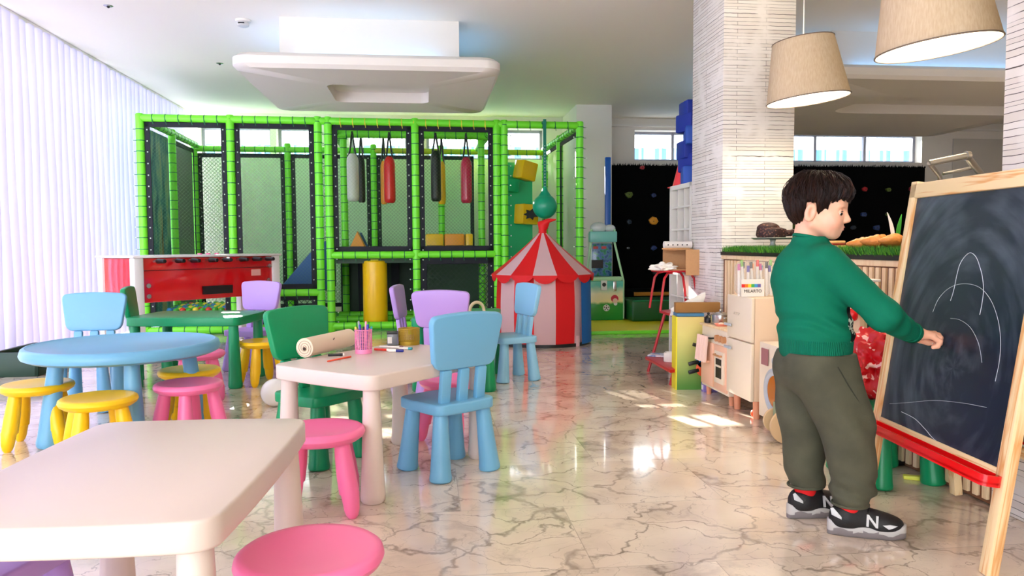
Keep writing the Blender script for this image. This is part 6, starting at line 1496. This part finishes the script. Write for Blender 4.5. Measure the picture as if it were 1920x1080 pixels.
# shoes
m_sole = mat('sole_grey', (120, 114, 116), 0.5); m_mid = mat('sole_light', (176, 174, 172), 0.5); m_up = mat('shoe_black', (16, 16, 19), 0.6, bump=(220, 0.2, 0)); m_sil = mat('shoe_silver', (196, 198, 200), 0.35); m_sock = mat('red_sock', (214, 10, 16), 0.8)
def shoe(x, y, rz, lab, side):
    s_ = bpy.data.objects.new('shoe', None); C.objects.link(s_); s_.parent = t; s_.location = (x, y, 0); s_.rotation_euler.z = rz; s_['label'] = lab
    def up(p):
        q = p
        d = sd_ell(q, (0.158, 0, 0.045), (0.052, 0.040, 0.030)); d = smin(d, sd_ell(q, (0.03, 0, 0.055), (0.045, 0.034, 0.045)), 0.02)
        d = smin(d, sd_cap(q, (0.045, 0, 0.060), (0.13, 0, 0.045), 0.036, 0.034), 0.03); d = smin(d, sd_cap(q, (0.065, 0, 0.088), (0.12, 0, 0.066), 0.020, 0.018), 0.02)
        d = smax(d, -sd_ell(q, (0.040, 0, 0.112), (0.040, 0.028, 0.036)), 0.008)
        return np.maximum(d, 0.03-q[..., 2])
    sdf_obj('upper', up, (-0.025, -0.05, 0.022), (0.22, 0.05, 0.125), 0.003, m_up, s_, smooth=2)
    def outl(z_, g=0.0):
        pts = []
        for i in range(48):
            a = 2*PI*i/48; u = 0.098+0.118*math.cos(a); w_ = 0.036+0.006*math.cos(a)+(0.003*math.cos(a*2)); pts.append((u+(0.004 if u > 0.1 else -0.002)*0, (w_+g)*math.copysign(abs(math.sin(a))**0.72, math.sin(a)), z_))
        return pts
    b = bmesh.new(); rr_ = []
    for z_, g in ((0.0, -0.006), (0.006, 0.0), (0.018, 0.003), (0.026, 0.0045), (0.036, 0.002), (0.042, -0.002)):
        row = []
        for (u, w_, zz_) in outl(z_, g):
            lift = 0.010*max(0, (u-0.15)/0.07)**2; wave = 0.004*math.sin(u*105)*(1 if 0.004 < z_ < 0.03 else 0); row.append(b.verts.new((u, w_, zz_+lift+wave+(0.008*max(0, (0.03-u)/0.05) if z_ > 0.03 else 0))))
        rr_.append(row)
    for A_, B_ in zip(rr_, rr_[1:]):
        for i in range(48): b.faces.new((A_[i], A_[(i+1) % 48], B_[(i+1) % 48], B_[i]))
    b.faces.new(rr_[0][::-1]); b.faces.new(rr_[-1]); bmesh.ops.recalc_face_normals(b, faces=b.faces)
    for f in b.faces:
        c_ = f.calc_center_median(); f.material_index = 1 if (c_.z > 0.022+0.006*math.sin(c_.x*70)) else 0
    me = bpy.data.meshes.new('sole'); b.to_mesh(me); b.free(); me.materials.append(m_sole); me.materials.append(m_mid)
    for pl in me.polygons: pl.use_smooth = True
    link('sole', me, s_)
    MB().lathe([(0.034, 0.07), (0.036, 0.10), (0.034, 0.14)], c=(0.046, 0, 0), n=24).build('sock', m_sock, s_)
    sy = -1
    text_mesh('logo_letter', 'N', 0.052, quat_frame((0.108, sy*0.0392, 0.060), (1, 0.05, -0.12), (0.05, 0.35, 1)), m_sil, s_, ext=0.0025)
    MB().prism([(0, 0), (0.022, 0.003), (0.045, 0.0), (0.03, -0.008), (0.018, -0.012)], 0.003, quat_frame((0.138, -0.0405, 0.052), (1, 0.08, 0), (0, 0.2, 1)), bev=0.001).build('side_flash', m_sil, s_)
    MB().prism([(0, 0), (0.03, -0.012), (0.03, -0.004), (0.004, 0.024), (-0.004, 0.02)], 0.003, quat_frame((-0.012, -0.031, 0.072), (1, -0.15, 0), (0.05, 0.15, 1)), bev=0.001).build('heel_patch', m_sil, s_)
    for i in range(4):
        xx = 0.082+0.017*i; zz_ = 0.104-0.0105*i
        MB().tube([(xx, -0.024, zz_-0.008), (xx+0.004, -0.012, zz_), (xx+0.004, 0.012, zz_), (xx, 0.024, zz_-0.008)], 0.0032, 6).build('lace', m_up, s_)
    return s_
shoe(0.000, -0.073, vR(-14), 'black and silver sneaker of the nearer right foot', -1)
shoe(-0.080, 0.070, vR(8), 'black and silver sneaker of the farther left foot', -1)
# hands
def fingers(segs, p, d, k_=0.004):
    for pts, rs in segs:
        g = None
        for a, b, r0, r1 in zip(pts, pts[1:], rs, rs[1:]):
            c = sd_cap(p, a, b, r0, r1); g = c if g is None else smin(g, c, 0.003)
        d = smin(d, g, k_)
    return d
def rhand(p):
    W_ = np.array((0.262, -0.035, 0.655))
    d = sd_cap(p, W_-np.array((0.03, -0.02, -0.012)), (0.285, -0.022, 0.650), 0.0235, 0.021)
    for yy in (-0.036, -0.020, -0.004, 0.010): d = smin(d, sd_cap(p, (0.284, -0.020+0.3*(yy+0.012), 0.650), (0.330, yy, 0.646-0.05*abs(yy)), 0.0175, 0.0115), 0.012)
    F4 = [([(0.330, -0.038, 0.640), (0.350, -0.042, 0.626), (0.346, -0.038, 0.610), (0.334, -0.034, 0.606)], (0.0095, 0.0088, 0.008, 0.007)),
          ([(0.333, -0.022, 0.646), (0.360, -0.026, 0.636), (0.360, -0.024, 0.617), (0.346, -0.020, 0.610)], (0.0102, 0.0094, 0.0085, 0.0072)),
          ([(0.334, -0.005, 0.648), (0.364, -0.008, 0.642), (0.372, -0.006, 0.624), (0.362, -0.004, 0.612)], (0.0102, 0.0094, 0.0085, 0.0072)),
          ([(0.332, 0.010, 0.647), (0.362, 0.010, 0.646), (0.378, 0.008, 0.632), (0.376, 0.005, 0.618)], (0.010, 0.009, 0.0082, 0.007))]
    d = fingers(F4, p, d)
    return fingers([([(0.292, 0.004, 0.640), (0.318, 0.016, 0.624), (0.344, 0.012, 0.615), (0.360, 0.006, 0.614)], (0.013, 0.0115, 0.0098, 0.008))], p, d, 0.008)
sdf_obj('right_hand', rhand, (0.22, -0.07, 0.585), (0.40, 0.045, 0.69), 0.0021, m_skin, t, smooth=1)
def lhand(p):
    d = sd_cap(p, (0.045, 0.142, 0.638), (0.075, 0.134, 0.615), 0.023, 0.021)
    for i, yy in enumerate((0.112, 0.126, 0.140, 0.153)): d = smin(d, sd_cap(p, (0.075, 0.132+0.3*(yy-0.132), 0.616), (0.108, yy, 0.585), 0.017, 0.0115), 0.012)
    F4 = [([(0.108, yy, 0.585), (0.124, yy, 0.562), (0.122, yy, 0.545), (0.112, yy, 0.534)], (0.010, 0.009, 0.008, 0.007)) for yy in (0.110, 0.126, 0.142, 0.157)]
    d = fingers(F4, p, d)
    return fingers([([(0.078, 0.116, 0.606), (0.086, 0.100, 0.585), (0.098, 0.096, 0.568)], (0.012, 0.0105, 0.008))], p, d, 0.008)
sdf_obj('left_hand', lhand, (0.0, 0.07, 0.51), (0.15, 0.19, 0.67), 0.0025, m_skin, t, smooth=1)
# chalk piece held between thumb and forefinger
q = MB(); q.tube([(0.350, 0.004, 0.612), (0.392, 0.010, 0.622)], 0.0055, 12); ch = q.build('chalk', m_chalk, loc=(BX, BY, 0)); tag(ch, 'white piece of chalk held in the child\'s right hand', 'chalk')
